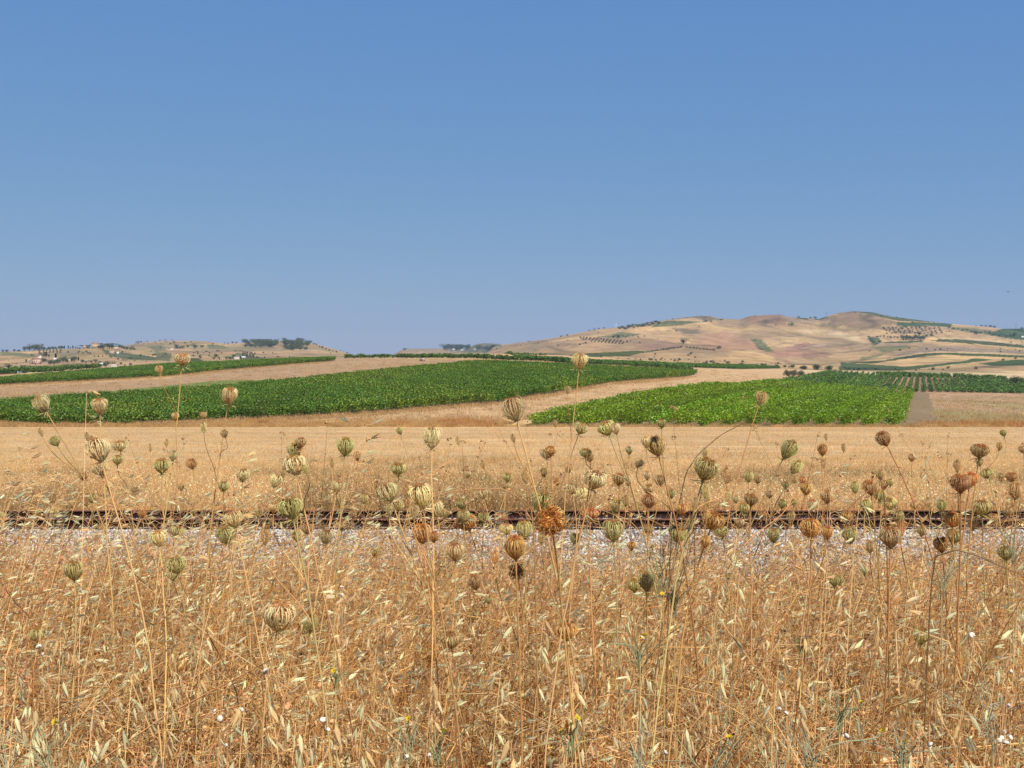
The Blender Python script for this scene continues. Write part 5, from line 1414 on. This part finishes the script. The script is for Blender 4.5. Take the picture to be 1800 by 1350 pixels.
# x, y, width in the photograph's pixels, colour, lean of the stalk (pixels to the right per 100 px downwards)
HEADS = """75 713 28 c 62;175 716 28 c 4;320 631 25 c -14;280 652 12 t 25;403 698 28 c -26;358 731 12 t 3;308 734 12 t 0;97 776 20 g 55;73 763 10 t 40;154 772 9 b 20;163 777 9 t 20
174 795 40 c 35;210 782 24 c 10;207 808 20 g -10;176 826 24 t 50;146 836 18 b 5;264 790 8 t 0;284 820 28 g 0;304 804 15 c -20;337 815 20 r 20;395 763 14 t 25;358 757 11 c 0;427 836 24 c -12
393 856 18 g -10;318 858 10 t 0;293 782 8 t 0;411 913 34 c 30;398 944 30 g 25;279 948 28 c 12;312 935 24 g -20;162 878 14 g -20;2 907 14 g 20;50 925 14 t 0;340 900 11 t 0
528 779 20 b 0;518 797 24 g 6;518 819 37 c 26;538 829 12 g 40;498 836 10 b 0;484 848 20 c -35;607 788 30 g -12;584 818 9 t 0;628 803 14 b 18;703 759 11 g 30;759 776 30 c 2;700 825 24 g 0
806 780 9 t 25;593 858 24 c -22;511 894 42 g 28;482 894 18 t -20;683 868 34 c 45;665 864 15 b 10;740 876 40 c 22;714 870 16 b 0;553 885 12 t -10;684 902 14 c 0;700 890 18 c 0;767 898 24 c 18
780 905 14 g 10;728 905 16 t 0;821 920 30 o 40;815 909 20 g 0;850 910 20 g 0;742 940 34 o 12;763 946 18 o 0;820 828 14 t 0;822 834 14 c 0;848 868 20 c 30;880 910 22 r 0;812 886 22 g 10
892 840 16 g -8;889 853 14 t -8;850 821 9 t 30;890 930 22 c 0;522 943 22 c 15;540 930 20 t 10;573 946 24 c -10;466 952 16 o 0;661 970 20 g 0;800 972 30 t 0
904 725 38 c 34;1019 638 24 c -14;998 688 9 t -2;1021 754 22 c -45;1066 753 28 g 45;1082 755 18 c 25;1163 745 17 g 5;976 747 9 t 20;903 775 9 t 25;961 798 20 c 8;968 793 20 o 5;956 830 18 b 5
1029 796 19 g -5;1037 808 14 d 10;1136 779 18 c 5;1154 787 34 b 30;1106 793 14 c 0;1123 816 14 c -40;1000 824 16 t -20;1046 844 38 c -30;1088 843 24 b 0;1105 846 18 c 5;1240 828 40 g -28;1239 799 12 g 0
1140 860 20 b 0;1160 845 20 t 0;1141 882 24 r 0;1138 837 14 c 0;925 843 18 t 5;979 848 12 o 0;1005 860 20 c 20;1024 868 20 c 15;952 885 32 g -22;968 918 58 o 18;1037 902 28 o 5;1082 892 20 g -30
1100 884 14 t 0;1199 896 20 o -5;1221 894 14 t 0;1254 915 36 o -30;1268 935 24 g 25;1278 841 20 t 8;1316 841 16 g 0;1332 845 11 b 0;1240 870 14 g 0;1243 883 13 t 0;1280 877 11 t 0;1294 879 13 c 0
1320 878 26 b 0;1308 895 18 g 0;1078 938 32 g 5;1193 938 32 g -20;1140 930 20 t 0;921 937 26 g 0;952 950 14 g 0;906 967 40 o 5;909 1005 30 d 5;1213 926 12 g 0;1383 796 28 g -60;1397 824 22 g -62
1337 703 20 t -38;1446 793 18 o 2;1447 820 9 t 0;1483 791 9 b 0;1452 772 7 b 0;1554 773 28 b 62;1603 805 13 b 10;1722 793 28 b -6;1722 813 13 g 20;1757 786 12 t -8;1764 762 12 g 40;1799 790 14 t 0
1683 825 14 b 0;1736 833 21 g 32;1688 852 33 r 5;1706 843 28 o -10;1778 838 20 r 10;1761 840 12 g 0;1785 867 24 b -10;1396 844 12 t 0;1411 845 13 o -5;1381 853 14 g 0;1417 861 20 o -10;1454 874 24 b 0
1375 887 16 g -10;1395 882 12 g 0;1428 886 18 c 0;1530 859 26 r 22;1548 837 16 b 0;1553 853 16 b 0;1565 850 12 g 0;1503 860 16 g 0;1547 872 22 g 10;1565 886 24 g 35;1523 890 20 g 20;1726 893 28 g 10
1632 887 11 g 10;1608 888 16 t 0;1655 893 16 g 0;1554 903 15 r 0;1580 915 20 g 10;1488 910 18 o 0;1674 914 28 o 10;1425 930 36 o 0;1495 943 26 g 5;1565 947 36 b 5;1655 960 26 o 10;1676 945 26 g -5
1768 973 26 g 15;1772 900 14 b 0;1585 935 16 o 0;1455 939 20 o 0;1353 870 13 t 0;1340 905 15 o 0;1390 915 14 t 0;1620 935 17 t 0;1710 925 16 b 0;1745 915 15 o 0
130 1005 34 g 8;310 997 28 g 20;303 1012 20 g 20;65 1117 26 g 5;235 1269 22 g 10;490 1088 52 c -22;545 1100 28 g -12;835 1025 26 b 20;793 1125 34 b 5;757 1150 28 o 0;860 1055 15 g 0;830 1083 22 g 5
720 1057 14 g 10;850 1223 18 g 0;1115 1030 24 g 5;1136 1026 30 g 5;1282 1013 14 g 0;1470 1022 24 g -30;1518 1006 14 g 0;1410 1138 24 g 0;1620 1120 30 g -10;995 1110 34 o 10
238 862 14 t 0;620 905 15 t 10;640 880 13 g 0;455 905 14 t 0;250 905 13 o 0;95 900 13 g 0;1180 870 15 g 0;1300 920 18 t 0;1360 945 20 g 0;1110 960 16 o 0;1010 950 17 g 0;870 985 15 o 0;600 925 16 b 0;1240 955 18 o 0;1530 965 17 t 0"""
H = []
for s_ in HEADS.replace('\n', ';').split(';'):
    a = s_.split()
    if len(a) == 5: H.append([float(a[0]), float(a[1]), float(a[2]), a[3], float(a[4])])
H.sort(key=lambda h: -h[2])
plants = []
for h in H:
    best = None
    if h[2] < 21:
        for p in plants:
            m0 = p[0]
            if len(p) < 4 and abs(m0[0] - h[0]) < 48 and -45 < h[1] - m0[1] < 70 and h[2] < m0[2] * 0.85:
                dd = math.hypot(m0[0] - h[0], (m0[1] - h[1]) * 0.7)
                if best is None or dd < best[0]: best = (dd, p)
    if best: best[1].append(h)
    else: plants.append([h])


def bez(P0, P1, P2, P3, n=14):
    t = np.linspace(0, 1, n)[:, None]
    return (1 - t) ** 3 * P0 + 3 * (1 - t) ** 2 * t * P1 + 3 * (1 - t) * t ** 2 * P2 + t ** 3 * P3


def zone(px, py):
    if py < 640 and px < 620: return 'the sky'
    if py < 640: return 'the far hills'
    if py < 760: return 'the green vineyards'
    if py < 830: return 'the stubble field'
    if py < 893: return 'the weeds behind the rails'
    if py < 934: return 'the rusty rails'
    if py < 990: return 'the ballast'
    return 'the dense oats'


# labels: order within colour and background
cls_ = {}
for p in plants:
    cls_.setdefault((p[0][3], zone(p[0][0], p[0][1])), []).append(p)
LAB = {}
for (c, z_), ps in cls_.items():
    ps.sort(key=lambda p: p[0][0])
    for i, p in enumerate(ps):
        nh = len(p)
        what = '%s %s wild carrot' % ('big' if p[0][2] >= 30 else 'small' if p[0][2] < 18 else 'medium', CNAME[c])
        many = '' if nh == 1 else ' with %d heads' % nh
        where = ', against ' + z_ if len(ps) == 1 else ', %s from left against %s' % (ordw(i + 1), z_)
        LAB[id(p)] = what + many + where


def add_head(parent, pos, axis, w, colr, org):
    if w < 0.030 and colr in 'tb' and R.random() < 0.4 or w < 0.02: kind = 'bud'
    elif colr == 'o' and w > 0.055 or colr == 'd': kind = 'wild'
    else: kind = ['round', 'round', 'round', 'cup', 'oval', 'round'][rnd.randint(0, 5)] if w > 0.028 else rnd.choice(['round', 'oval', 'oval'])
    rays, tuft, br = rnd.choice(UMB[kind])
    from mathutils import Vector, Matrix
    z_ = Vector(tuple(axis)).normalized()
    q_ = z_.to_track_quat('Z', 'Y')
    o = link('seed_head', rays, parent)
    o.rotation_mode = 'QUATERNION'
    from mathutils import Quaternion
    o.rotation_quaternion = q_ @ Quaternion((0, 0, 1), rnd.uniform(0, 6.28))
    o.location = pos - org
    sx = w * 1.04
    o.scale = (sx * rnd.uniform(0.9, 1.1), sx * rnd.uniform(0.85, 1.15), sx * rnd.uniform(0.85, 1.12))
    tn = np.array(TINT[colr]) * rnd.uniform(0.92, 1.08)
    o.color = (*tn, 1)
    t = link('seed_tuft', tuft, o); t.color = (*(tn * np.array([1.0, 0.95, 0.9]) if colr != 'g' else tn * np.array([1.0, .95, .8])), 1)
    if w > 0.02:
        b = link('bracts', br, o); b.color = (*tn, 1)
    return {'bud': 1.9, 'oval': 1.35, 'round': 1.0, 'cup': 0.85, 'wild': 0.95}[kind] * sx


HS = {'bud': 1.9, 'oval': 1.35, 'round': 1.0, 'cup': 0.85, 'wild': 0.95}
for p in plants:
    m0 = p[0]
    D0 = float(np.clip(F * 0.047 / m0[2], 2.15, 5.4)) * rnd.uniform(0.93, 1.07)
    if m0[1] < 760 and m0[2] < 22: D0 = min(D0, 4.2)
    main = None
    org = None
    for hi, (hx, hy, hw, hc, lean) in enumerate(p):
        D = D0 * (1 if hi == 0 else rnd.uniform(0.97, 1.04))
        w = hw * D / F
        cpos = np.array([(hx - CX) / F * D, D, (HY - hy) / F * D])
        sl = lean / 100.0
        ax = nrm(np.array([-sl * 0.9, rnd.uniform(-0.28, 0.12), 1.0]))
        if (hc == 'o' and hw > 50) or hc == 'd': ax = nrm(np.array([rnd.uniform(-.15, .15), -0.85, 0.6]))   # open mouth turned to the viewer
        base = cpos - ax * w * 0.46
        if hi == 0:
            g = zg(0, D)
            drop = base[2] - g
            run = np.clip(sl, -1.3, 1.3) * drop * 0.42
            root = np.array([base[0] + run, D + rnd.uniform(-0.25, 0.35), float(g) - 0.03])
            if abs(sl) < 0.02: root[0] += rnd.uniform(-0.12, 0.12)
            Pm = bez(base, base - ax * drop * 0.3 - np.array([0, 0, 0.0]), root + np.array([-run * 0.15, 0, drop * 0.42]), root, 18)
            kn = np.cumsum(R.normal(0, 0.0022, (18, 3)), 0); kn -= kn[:1]
            Pm = Pm + kn * np.array([1, 1, 0.3])
            org = root
            plant = empty('wild_carrot', root)
            rr = np.interp(np.arange(18), [0, 6, 12, 17], [0.036, 0.044, 0.026, 0.022])[None] * np.clip(w, 0.03, 0.05)
            V, q = sweep(Pm[None] - org, rr, 6)
            main = Pm
        else:
            # side stalk joins the main stalk below both heads
            zj = min(base[2], main[0][2]) - rnd.uniform(0.07, 0.2)
            k = int(np.argmin(np.abs(main[:, 2] - zj)))
            J = main[k]
            dist = np.linalg.norm(base - J)
            Ps = bez(base, base - ax * dist * 0.4, J + nrm((main[max(k - 1, 0)] - J) + (base - J) * 0.4) * dist * 0.35, J, 9)
            V, q = sweep(Ps[None] - org, np.linspace(0.034, 0.044, 9)[None] * np.clip(w, 0.028, 0.045), 5)
        sc_ = {'g': lin(204, 174, 110, 0.74), 'c': lin(226, 182, 114, 0.78)}.get(hc, lin(218, 160, 94, 0.76)) * rnd.uniform(0.85, 1.1)
        if lean < -40: sc_ = lin(186, 150, 100, 0.7)
        m = MB(); m.add(V, q, sc_); m.obj('stem', M_STEM, plant, smooth=True)
        add_head(plant, base, ax, w, hc, org)
    tag(plant, LAB[id(p)], 'wild carrot', 'dried wild carrots rising out of the oats')

# bare long stalks crossing the picture
for (pts, label) in [
    ([(1310, 742), (1270, 765), (1232, 800), (1212, 835), (1204, 884), (1190, 960)], 'bare brown branching stalk leaning right over the stubble field'),
    ([(764, 872), (790, 866), (840, 862), (880, 864), (910, 880), (935, 905)], 'thin orange stalk arching level across the weedy strip'),
    ([(150, 960), (165, 1040), (200, 1120), (235, 1205), (262, 1290)], 'long pale stalk slanting down through the oats at left'),
    ([(300, 985), (320, 1040), (352, 1110), (380, 1170), (402, 1230)], 'long greenish stalk slanting below the greenish head at left'),
    ([(1520, 1190), (1536, 1250), (1548, 1310), (1560, 1360)], 'pale thin stalk standing upright low at right'),
    ([(1345, 1035), (1375, 1010), (1420, 970), (1480, 920), (1530, 880), (1570, 850)], 'brown stalk slanting up to the right behind the oats'),
    ([(1796, 1010), (1770, 1000), (1740, 985), (1700, 975), (1670, 990)], 'thin twig bent level above the ballast at the right edge'),
]:
    D = rnd.uniform(2.3, 3.0)
    P = np.array([[(a - CX) / F * D, D + 0.02 * i, (HY - b) / F * D] for i, (a, b) in enumerate(pts)])
    t = np.linspace(0, len(P) - 1, 20)
    P = np.stack([np.interp(t, np.arange(len(P)), P[:, i]) for i in range(3)], 1)
    lo = P[-1] if P[-1][2] < P[0][2] else P[0]
    m = MB(); o0 = lo.copy()
    if lo is P[0]: P = P[::-1]
    g = np.array([P[-1][0] + (P[-1][0] - P[-3][0]) * 1.2, D + 0.15, float(zg(0, D)) - 0.02])
    P = np.concatenate([P, bez(P[-1], P[-1] + (P[-1] - P[-3]) * 1.0, g + [0, 0, .3], g, 8)[1:]])
    V, q = sweep(P[None] - g, np.linspace(0.0009, 0.0019, len(P))[None], 5)
    m.add(V, q, lin(200, 148, 92, 0.64) if 'orange' in label or 'pale' in label else lin(150, 112, 70, 0.62))
    o = m.obj('dry_stalk', M_STEM, None, smooth=True, loc=g)
    tag(o, label, 'stalk')

# ------------------------------------------------------------------ wild oats one can pick out
SPK = []
for i in range(5):
    m = MB(); glumes(np.zeros((1, 3)), np.array([[0, 0, 1.0]]), np.array([1.0]), np.array([0.17 + 0.02 * i]), jit(C_OAT if i < 3 else C_OAT2, 1, 0.05), m)
    V, q = sweep(np.array([[[0, 0, 0.5], [0.03, 0, 1.0], [0.02, 0.02, 1.5]]]), np.array([[0.015, 0.012, 0.004]]), 3)
    m.add(V, q, C_TAN)
    SPK.append(m.mesh('spikelet', M_OAT))
from mathutils import Vector, Quaternion


def oat(px, py, D, hpx, n, dirx, dirz, label, length=0.03, leanx=0.25):
    """a single oat whose panicle top is at (px, py) and hangs hpx pixels long"""
    top = np.array([(px - CX) / F * D, D, (HY - py) / F * D])
    g = float(zg(0, D))
    root = np.array([top[0] - leanx * (top[2] - g) * 0.6, D + rnd.uniform(-0.1, 0.2), g - 0.02])
    o = empty('wild_oat', root)
    P = bez(top, top - np.array([leanx * 0.3, 0, 0.22]), root + np.array([0, 0, 0.4]), root, 14)
    V, q = sweep(P[None] - root, np.linspace(0.0006, 0.0016, 14)[None], 4)
    m = MB(); m.add(V, q, C_STEM2); m.obj('stem', M_STEM, o)
    hl = hpx / F * D
    L = np.concatenate([[0], np.cumsum(np.linalg.norm(np.diff(P, axis=0), axis=1))])
    mb_ = MB()
    for i in range(n):
        s_ = hl * (i + 0.3) / n
        A = np.array([np.interp(s_, L, P[:, k]) for k in range(3)])
        sg = 1 if rnd.random() < 0.78 else -1
        B = A + np.array([dirx * rnd.uniform(0.01, 0.05) * sg, rnd.uniform(-0.02, 0.02), rnd.uniform(-0.005, 0.02)])
        mid_ = (A + B) / 2 + np.array([0, 0, 0.008])
        V, q = sweep(np.stack([A, mid_, B])[None] - root, np.full((1, 3), 0.0004), 3); mb_.add(V, q, C_STEM2)
        d = Vector((dirx * sg + rnd.uniform(-.25, .25), rnd.uniform(-.3, .3), dirz + rnd.uniform(-.25, .25))).normalized()
        k = link('spikelet', rnd.choice(SPK), o, B - root)
        k.rotation_mode = 'QUATERNION'; k.rotation_quaternion = d.to_track_quat('Z', 'Y') @ Quaternion((0, 0, 1), rnd.uniform(0, 6.28))
        s = length * rnd.uniform(0.8, 1.15); k.scale = (s, s, s)
    mb_.obj('panicle_branch', M_STEM, o)
    tag(o, label, 'oat plant', 'wild oats standing clear of the grass')


oat(152, 690, 3.4, 90, 5, 0.9, -0.5, 'pale wild oat against the big vineyard left of the cream head', 0.026, 0.02)
oat(640, 742, 2.9, 110, 8, 0.9, 0.4, 'pale wild oat with wind-blown spikelets over the stubble, left of the greenish head', 0.032, 0.25)
oat(1618, 792, 3.2, 140, 9, 0.5, 0.7, 'white spikelets of an oat against the stubble at right', 0.032, 0.05)
oat(1464, 806, 3.4, 110, 10, 0.8, 0.15, 'white oat beside the orange head at right, over the weedy strip', 0.03, 0.05)
oat(1440, 880, 2.7, 120, 6, 0.3, -0.9, 'white oat hanging in front of the rails right of centre', 0.04, 0.1)
oat(424, 800, 3.3, 90, 5, 0.9, 0.2, 'thin oat with white spikelets beside the second cream head', 0.03, 0.1)
spots = [(20, 770), (38, 790), (10, 815), (62, 800), (85, 830), (30, 850), (110, 850), (60, 870), (140, 865), (15, 885), (95, 885), (180, 850), (225, 800), (240, 825), (205, 880), (260, 865), (300, 880), (340, 870),
         (370, 880), (440, 870), (480, 880), (560, 860), (610, 865), (655, 880), (700, 905), (540, 905), (590, 915), (640, 925), (740, 830), (780, 850), (420, 900), (250, 905), (320, 925), (160, 910), (60, 920), (860, 900), (1020, 900), (1110, 905), (1180, 900), (1300, 905),
         (1350, 890), (1510, 890), (1640, 880), (1690, 900), (1760, 870), (1790, 880), (1550, 900), (1460, 900), (1385, 930), (1600, 930)]
LZn = {}
for i, (a, b) in enumerate(sorted(spots)):
    D = rnd.uniform(2.8, 4.6)
    side = 'wind' if a < 1000 else 'up'
    oat(a, b, D, rnd.uniform(90, 150) * 3 / D, rnd.randint(7, 11), 0.9 if side == 'wind' else 0.6, 0.35 if side == 'wind' else rnd.uniform(-0.8, 0.5),
        'pale wild oat rising at the edge of the grass, %s from the left' % ordw(i + 1), rnd.uniform(0.028, 0.036), 0.3 if side == 'wind' else 0.1)
low = [(520, 1270), (545, 1285), (165, 1240), (210, 1285), (590, 1265), (640, 1240), (430, 1235), (990, 1260), (1010, 1180), (1130, 1185), (1370, 1150), (1265, 1130), (1415, 1120), (1550, 1060), (1640, 1230), (1690, 1250), (1620, 1265), (1750, 1170), (1720, 1060), (1790, 1060),
       (1300, 1010), (1265, 1010), (600, 1030), (670, 1060), (360, 1075), (110, 1090), (240, 1110), (470, 1190), (760, 1200), (880, 1180), (300, 1200), (60, 1250), (700, 1300), (900, 1300), (1200, 1290), (1500, 1220), (30, 1180), (1100, 1080), (1480, 1050), (955, 1090)]
for i, (a, b) in enumerate(sorted(low)):
    D = float(np.clip(0.62 * F / (b - HY) , 1.75, 3.0))
    oat(a, b, D, rnd.uniform(110, 170), rnd.randint(5, 8), 0.25, -0.9, 'drooping oat in the dense foreground grass, %s from the left' % ordw(i + 1), rnd.uniform(0.032, 0.042), 0.08)


# ------------------------------------------------------------------ snails, flowers, green thistles
def snail_meshes():
    n = 34
    t = np.linspace(0, 1, n)
    a = t * 2.6 * 2 * np.pi
    r = 0.06 + 0.62 * t ** 1.3
    P = np.stack([r * np.cos(a) * 0.62, r * np.sin(a) * 0.62, 0.45 * (1 - t)], 1)
    V, q = sweep(P[None], (0.09 + 0.36 * t ** 1.3)[None], 8)
    c = np.tile(lin(240, 222, 196, 0.82), (n * 8, 1))
    band = np.tile(np.array([1, 1, .86, 1, 1, 1, 1, .9]), n)[:, None]
    m = MB(); m.add(V, q, c * band); shell = m.mesh('shell', M_SHELL, smooth=True)
    V, q = sweep(np.array([[[.45, -.3, -.1], [.52, .05, -.12], [.5, .38, -.08]]]), np.array([[.18, .25, .12]]), 7)
    m = MB(); m.add(V, q, lin(178, 150, 128, 0.7)); return shell, m.mesh('shell_opening', M_SHELL, smooth=True)


SH, SHO = snail_meshes()
SN = [(68, 1138, 12), (76, 1150, 7), (467, 1180, 12), (387, 1264, 12), (378, 1250, 9), (425, 1248, 8), (567, 1265, 11), (577, 1283, 8), (600, 1032, 7), (601, 1047, 8), (397, 1310, 8), (1370, 1246, 9), (1381, 1254, 9), (1487, 1294, 13), (1636, 1309, 11), (1708, 1116, 11), (1777, 1180, 8),
      (1766, 1286, 9), (1761, 1297, 10), (1776, 1296, 10), (1768, 1306, 11), (1757, 1302, 9), (1773, 1240, 8), (755, 1327, 8), (1170, 1322, 9), (715, 1330, 8)]
SN.sort()
for i, (a, b, w) in enumerate(SN):
    D = float(np.clip(0.52 * F / (b - HY), 1.55, 2.6))
    s = w / F * D * 0.72
    pos = np.array([(a - CX) / F * D, D, (HY - b) / F * D])
    o = empty('snail', pos)
    o.rotation_euler = (rnd.uniform(-1.6, 1.6), rnd.uniform(-1, 1), rnd.uniform(0, 6)); o.scale = (s, s, s)
    link('shell', SH, o); link('shell_opening', SHO, o)
    tag(o, 'white snail shell clinging to dry stems, %s from the left' % ordw(i + 1), 'snail', 'white snails on the dry stems')
    # the stem each one clings to
    g = np.array([pos[0] + rnd.uniform(-.08, .08), D + 0.05, float(zg(0, D))])
    V, q = sweep(bez(pos + [0, 0.006, 0.03], pos + [0, 0.008, 0.0], g + [0, 0, .3], g, 8)[None] - g, np.linspace(0.0006, 0.0009, 8)[None], 4)
    m = MB(); m.add(V, q, C_BROWN); k_ = m.obj('dry_stalk', M_STEM, None, loc=g)
    tag(k_, 'dry stalk carrying the white snail that is %s from the left' % ordw(i + 1), 'stalk', 'stalks under the snails')


def flower_meshes():
    n = 15
    m = MB()
    for k in range(n):
        a = k / n * 6.283; e = 0.25 + 0.2 * R.random()
        L_ = 0.5 * (0.85 + 0.3 * R.random())
        d = np.array([math.cos(a), math.sin(a), e]); s_ = np.array([-math.sin(a), math.cos(a), 0]) * 0.075
        V = np.array([d * 0.05, d * L_ * 0.6 - s_, d * L_ - s_ * 0.7, d * L_ + s_ * 0.7, d * L_ * 0.6 + s_])
        m.add(V, np.array([[1, 2, 3, 4]]), lin(246, 204, 20, 0.8)); m.add(V, np.array([[0, 1, 4]]), lin(246, 204, 20, 0.8))
    pet = m.mesh('petals', M_PETAL)
    V, q = sweep(np.array([[[0, 0, -.3], [0, 0, -.1], [0, 0, .05], [0, 0, .12]]]), np.array([[.06, .16, .17, .02]]), 8)
    m = MB(); m.add(V, q, lin(150, 150, 60, 0.6)); return pet, m.mesh('calyx', M_PETAL, smooth=True)


PET, CAL = flower_meshes()


def thistle(px, py, D, size, label, flowers, grey=0.5):
    """bushy grey-green spiny weed with small yellow flowers; flowers are picture positions"""
    c = np.array([(px - CX) / F * D, D, (HY - py) / F * D])
    g = np.array([c[0], D + 0.03, float(zg(0, D))])
    o = empty('thistle_plant', g)
    colr = lin(142, 148, 92, 0.7) * (1 - grey) + lin(196, 188, 152, 0.74) * grey
    m = MB(); ml = MB()
    V, q = sweep(bez(g, g + [0.02, 0, 0.2], c - [0, 0, 0.2], c - [0, 0, size], 9)[None] - g, np.linspace(0.0014, 0.0014, 9)[None], 5); m.add(V, q, colr * 0.6 + C_STEM * 0.4)
    tips = []
    for i in range(16):
        e = c + R.normal(0, 1, 3) * np.array([size, size * 0.8, size * 0.6])
        fk = c - np.array([0, 0, size * rnd.uniform(0.8, 1.8)]) + R.normal(0, size * 0.1, 3)
        P = bez(fk, fk + [0, 0, size * 0.4], (e + c) / 2 - [0, 0, size * 0.3], e, 8)
        V, q = sweep(P[None] - g, np.linspace(0.0009, 0.0006, 8)[None], 4); m.add(V, q, colr * 0.95)
        tips.append(e)
        for k in range(8):
            if k < 3: continue
            n_ = 7
            A = P[k] + R.normal(0, 0.010, (n_, 3))
            d = nrm(R.normal(0, 1, (n_, 3)) + [0, 0, .3]); L_ = (0.018 + 0.02 * R.random((n_, 1)))
            sd = nrm(np.cross(d, R.normal(0, 1, (n_, 3)))) * L_ * 0.22
            V = np.stack([A, A + d * L_ * .3 + sd, A + d * L_ * .45 + sd * .2, A + d * L_ * .6 + sd * .9, A + d * L_, A + d * L_ * .6 - sd * .9, A + d * L_ * .45 - sd * .2, A + d * L_ * .3 - sd], 1).reshape(-1, 3)
            f = np.array([[0, 1, 2, 7], [2, 6, 7, 2]])
            off = (np.arange(n_) * 8)[:, None, None]
            cc = rep(jit(colr, n_, 0.2), 8)
            ml.add(V, (np.array([[0, 1, 2, 6], [2, 3, 4, 6]])[None] + off).reshape(-1, 4), cc)
            ml.add(V, (np.array([[0, 6, 7], [4, 5, 6]])[None] + off).reshape(-1, 3), cc)
    m.obj('stem', M_STEM, o); ml.obj('leaves', M_VINE, o)
    for (a, b, w) in flowers:
        pos = np.array([(a - CX) / F * D, D - 0.02, (HY - b) / F * D])
        s = w / F * D
        f = link('flower', PET, o, pos - g); f.scale = (s, s, s); f.rotation_euler = (rnd.uniform(0.2, 1.0), rnd.uniform(-.5, .5), rnd.uniform(0, 6))
        link('calyx', CAL, f)
        V, q = sweep(bez(pos - [0, 0, s * .3], pos - [0, 0, .03], c + [0, 0, .01], c - [0, 0, size], 7)[None] - g, np.full((1, 7), 0.0012), 4)
        mm = MB(); mm.add(V, q, colr); mm.obj('flower_stalk', M_STEM, o)
    tag(o, label, 'thistle', 'grey-green thistles in the foreground')


thistle(85, 1285, 1.9, 0.055, 'grey-green thistle with one yellow flower at the lower left', [(105, 1262, 14)])
thistle(20, 1318, 1.8, 0.05, 'grey-green thistle without flowers in the bottom left corner', [])
thistle(150, 1335, 1.8, 0.05, 'low green thistle at the bottom edge, near the bottom left corner', [(183, 1326, 7)], 0.3)
thistle(715, 1268, 1.95, 0.05, 'thistle with a small yellow flower low left of centre', [(720, 1257, 11)])
thistle(770, 1292, 1.9, 0.035, 'thistle with the largest yellow flower low left of centre', [(781, 1279, 17)], 0.2)
thistle(590, 1180, 2.3, 0.02, 'tiny green weed with one yellow flower among oats left of centre', [(590, 1174, 10)], 0.2)
thistle(1005, 1275, 1.95, 0.035, 'green thistle with three yellow flowers low in the centre', [(1003, 1266, 15), (985, 1278, 12), (1014, 1256, 11)], 0.2)
thistle(1125, 1120, 2.3, 0.05, 'sparse green weed with a small yellow flower at mid height right of centre', [(1073, 1116, 10), (1133, 1112, 8)], 0.3)
thistle(1125, 1300, 1.85, 0.05, 'grey thistle without flowers low right of centre', [], 0.8)
thistle(1255, 1312, 1.85, 0.06, 'broad grey-green thistle with one yellow flower low right of centre', [(1278, 1289, 12)], 0.5)
thistle(1430, 1290, 1.9, 0.06, 'broad grey thistle left of the snail at lower right', [(1545, 1277, 11)], 0.6)
thistle(1370, 1330, 1.8, 0.05, 'green thistle at the bottom edge right of centre', [], 0.3)
thistle(1475, 1235, 2.05, 0.035, 'small dark green thistle above the broad grey one at right', [(1508, 1228, 9)], 0.2)
thistle(1585, 1300, 1.9, 0.04, 'small thistle with a yellow flower low at right', [(1583, 1297, 11)], 0.6)
thistle(1745, 1225, 2.1, 0.06, 'grey thistle near the right edge above the cluster of snails', [], 0.8)
thistle(1165, 975, 2.9, 0.06, 'green thistle in front of the ballast right of centre', [(1145, 960, 10)], 0.1)
thistle(1185, 1025, 2.8, 0.05, 'grey-green thistle with two tiny yellow flowers below the ballast', [(1137, 1043, 10), (1162, 1041, 8)], 0.4)
thistle(1655, 985, 2.9, 0.06, 'grey-green thistle in front of the ballast at right', [], 0.4)
thistle(1780, 935, 3.0, 0.05, 'green thistle beside the rails at the right edge', [], 0.3)
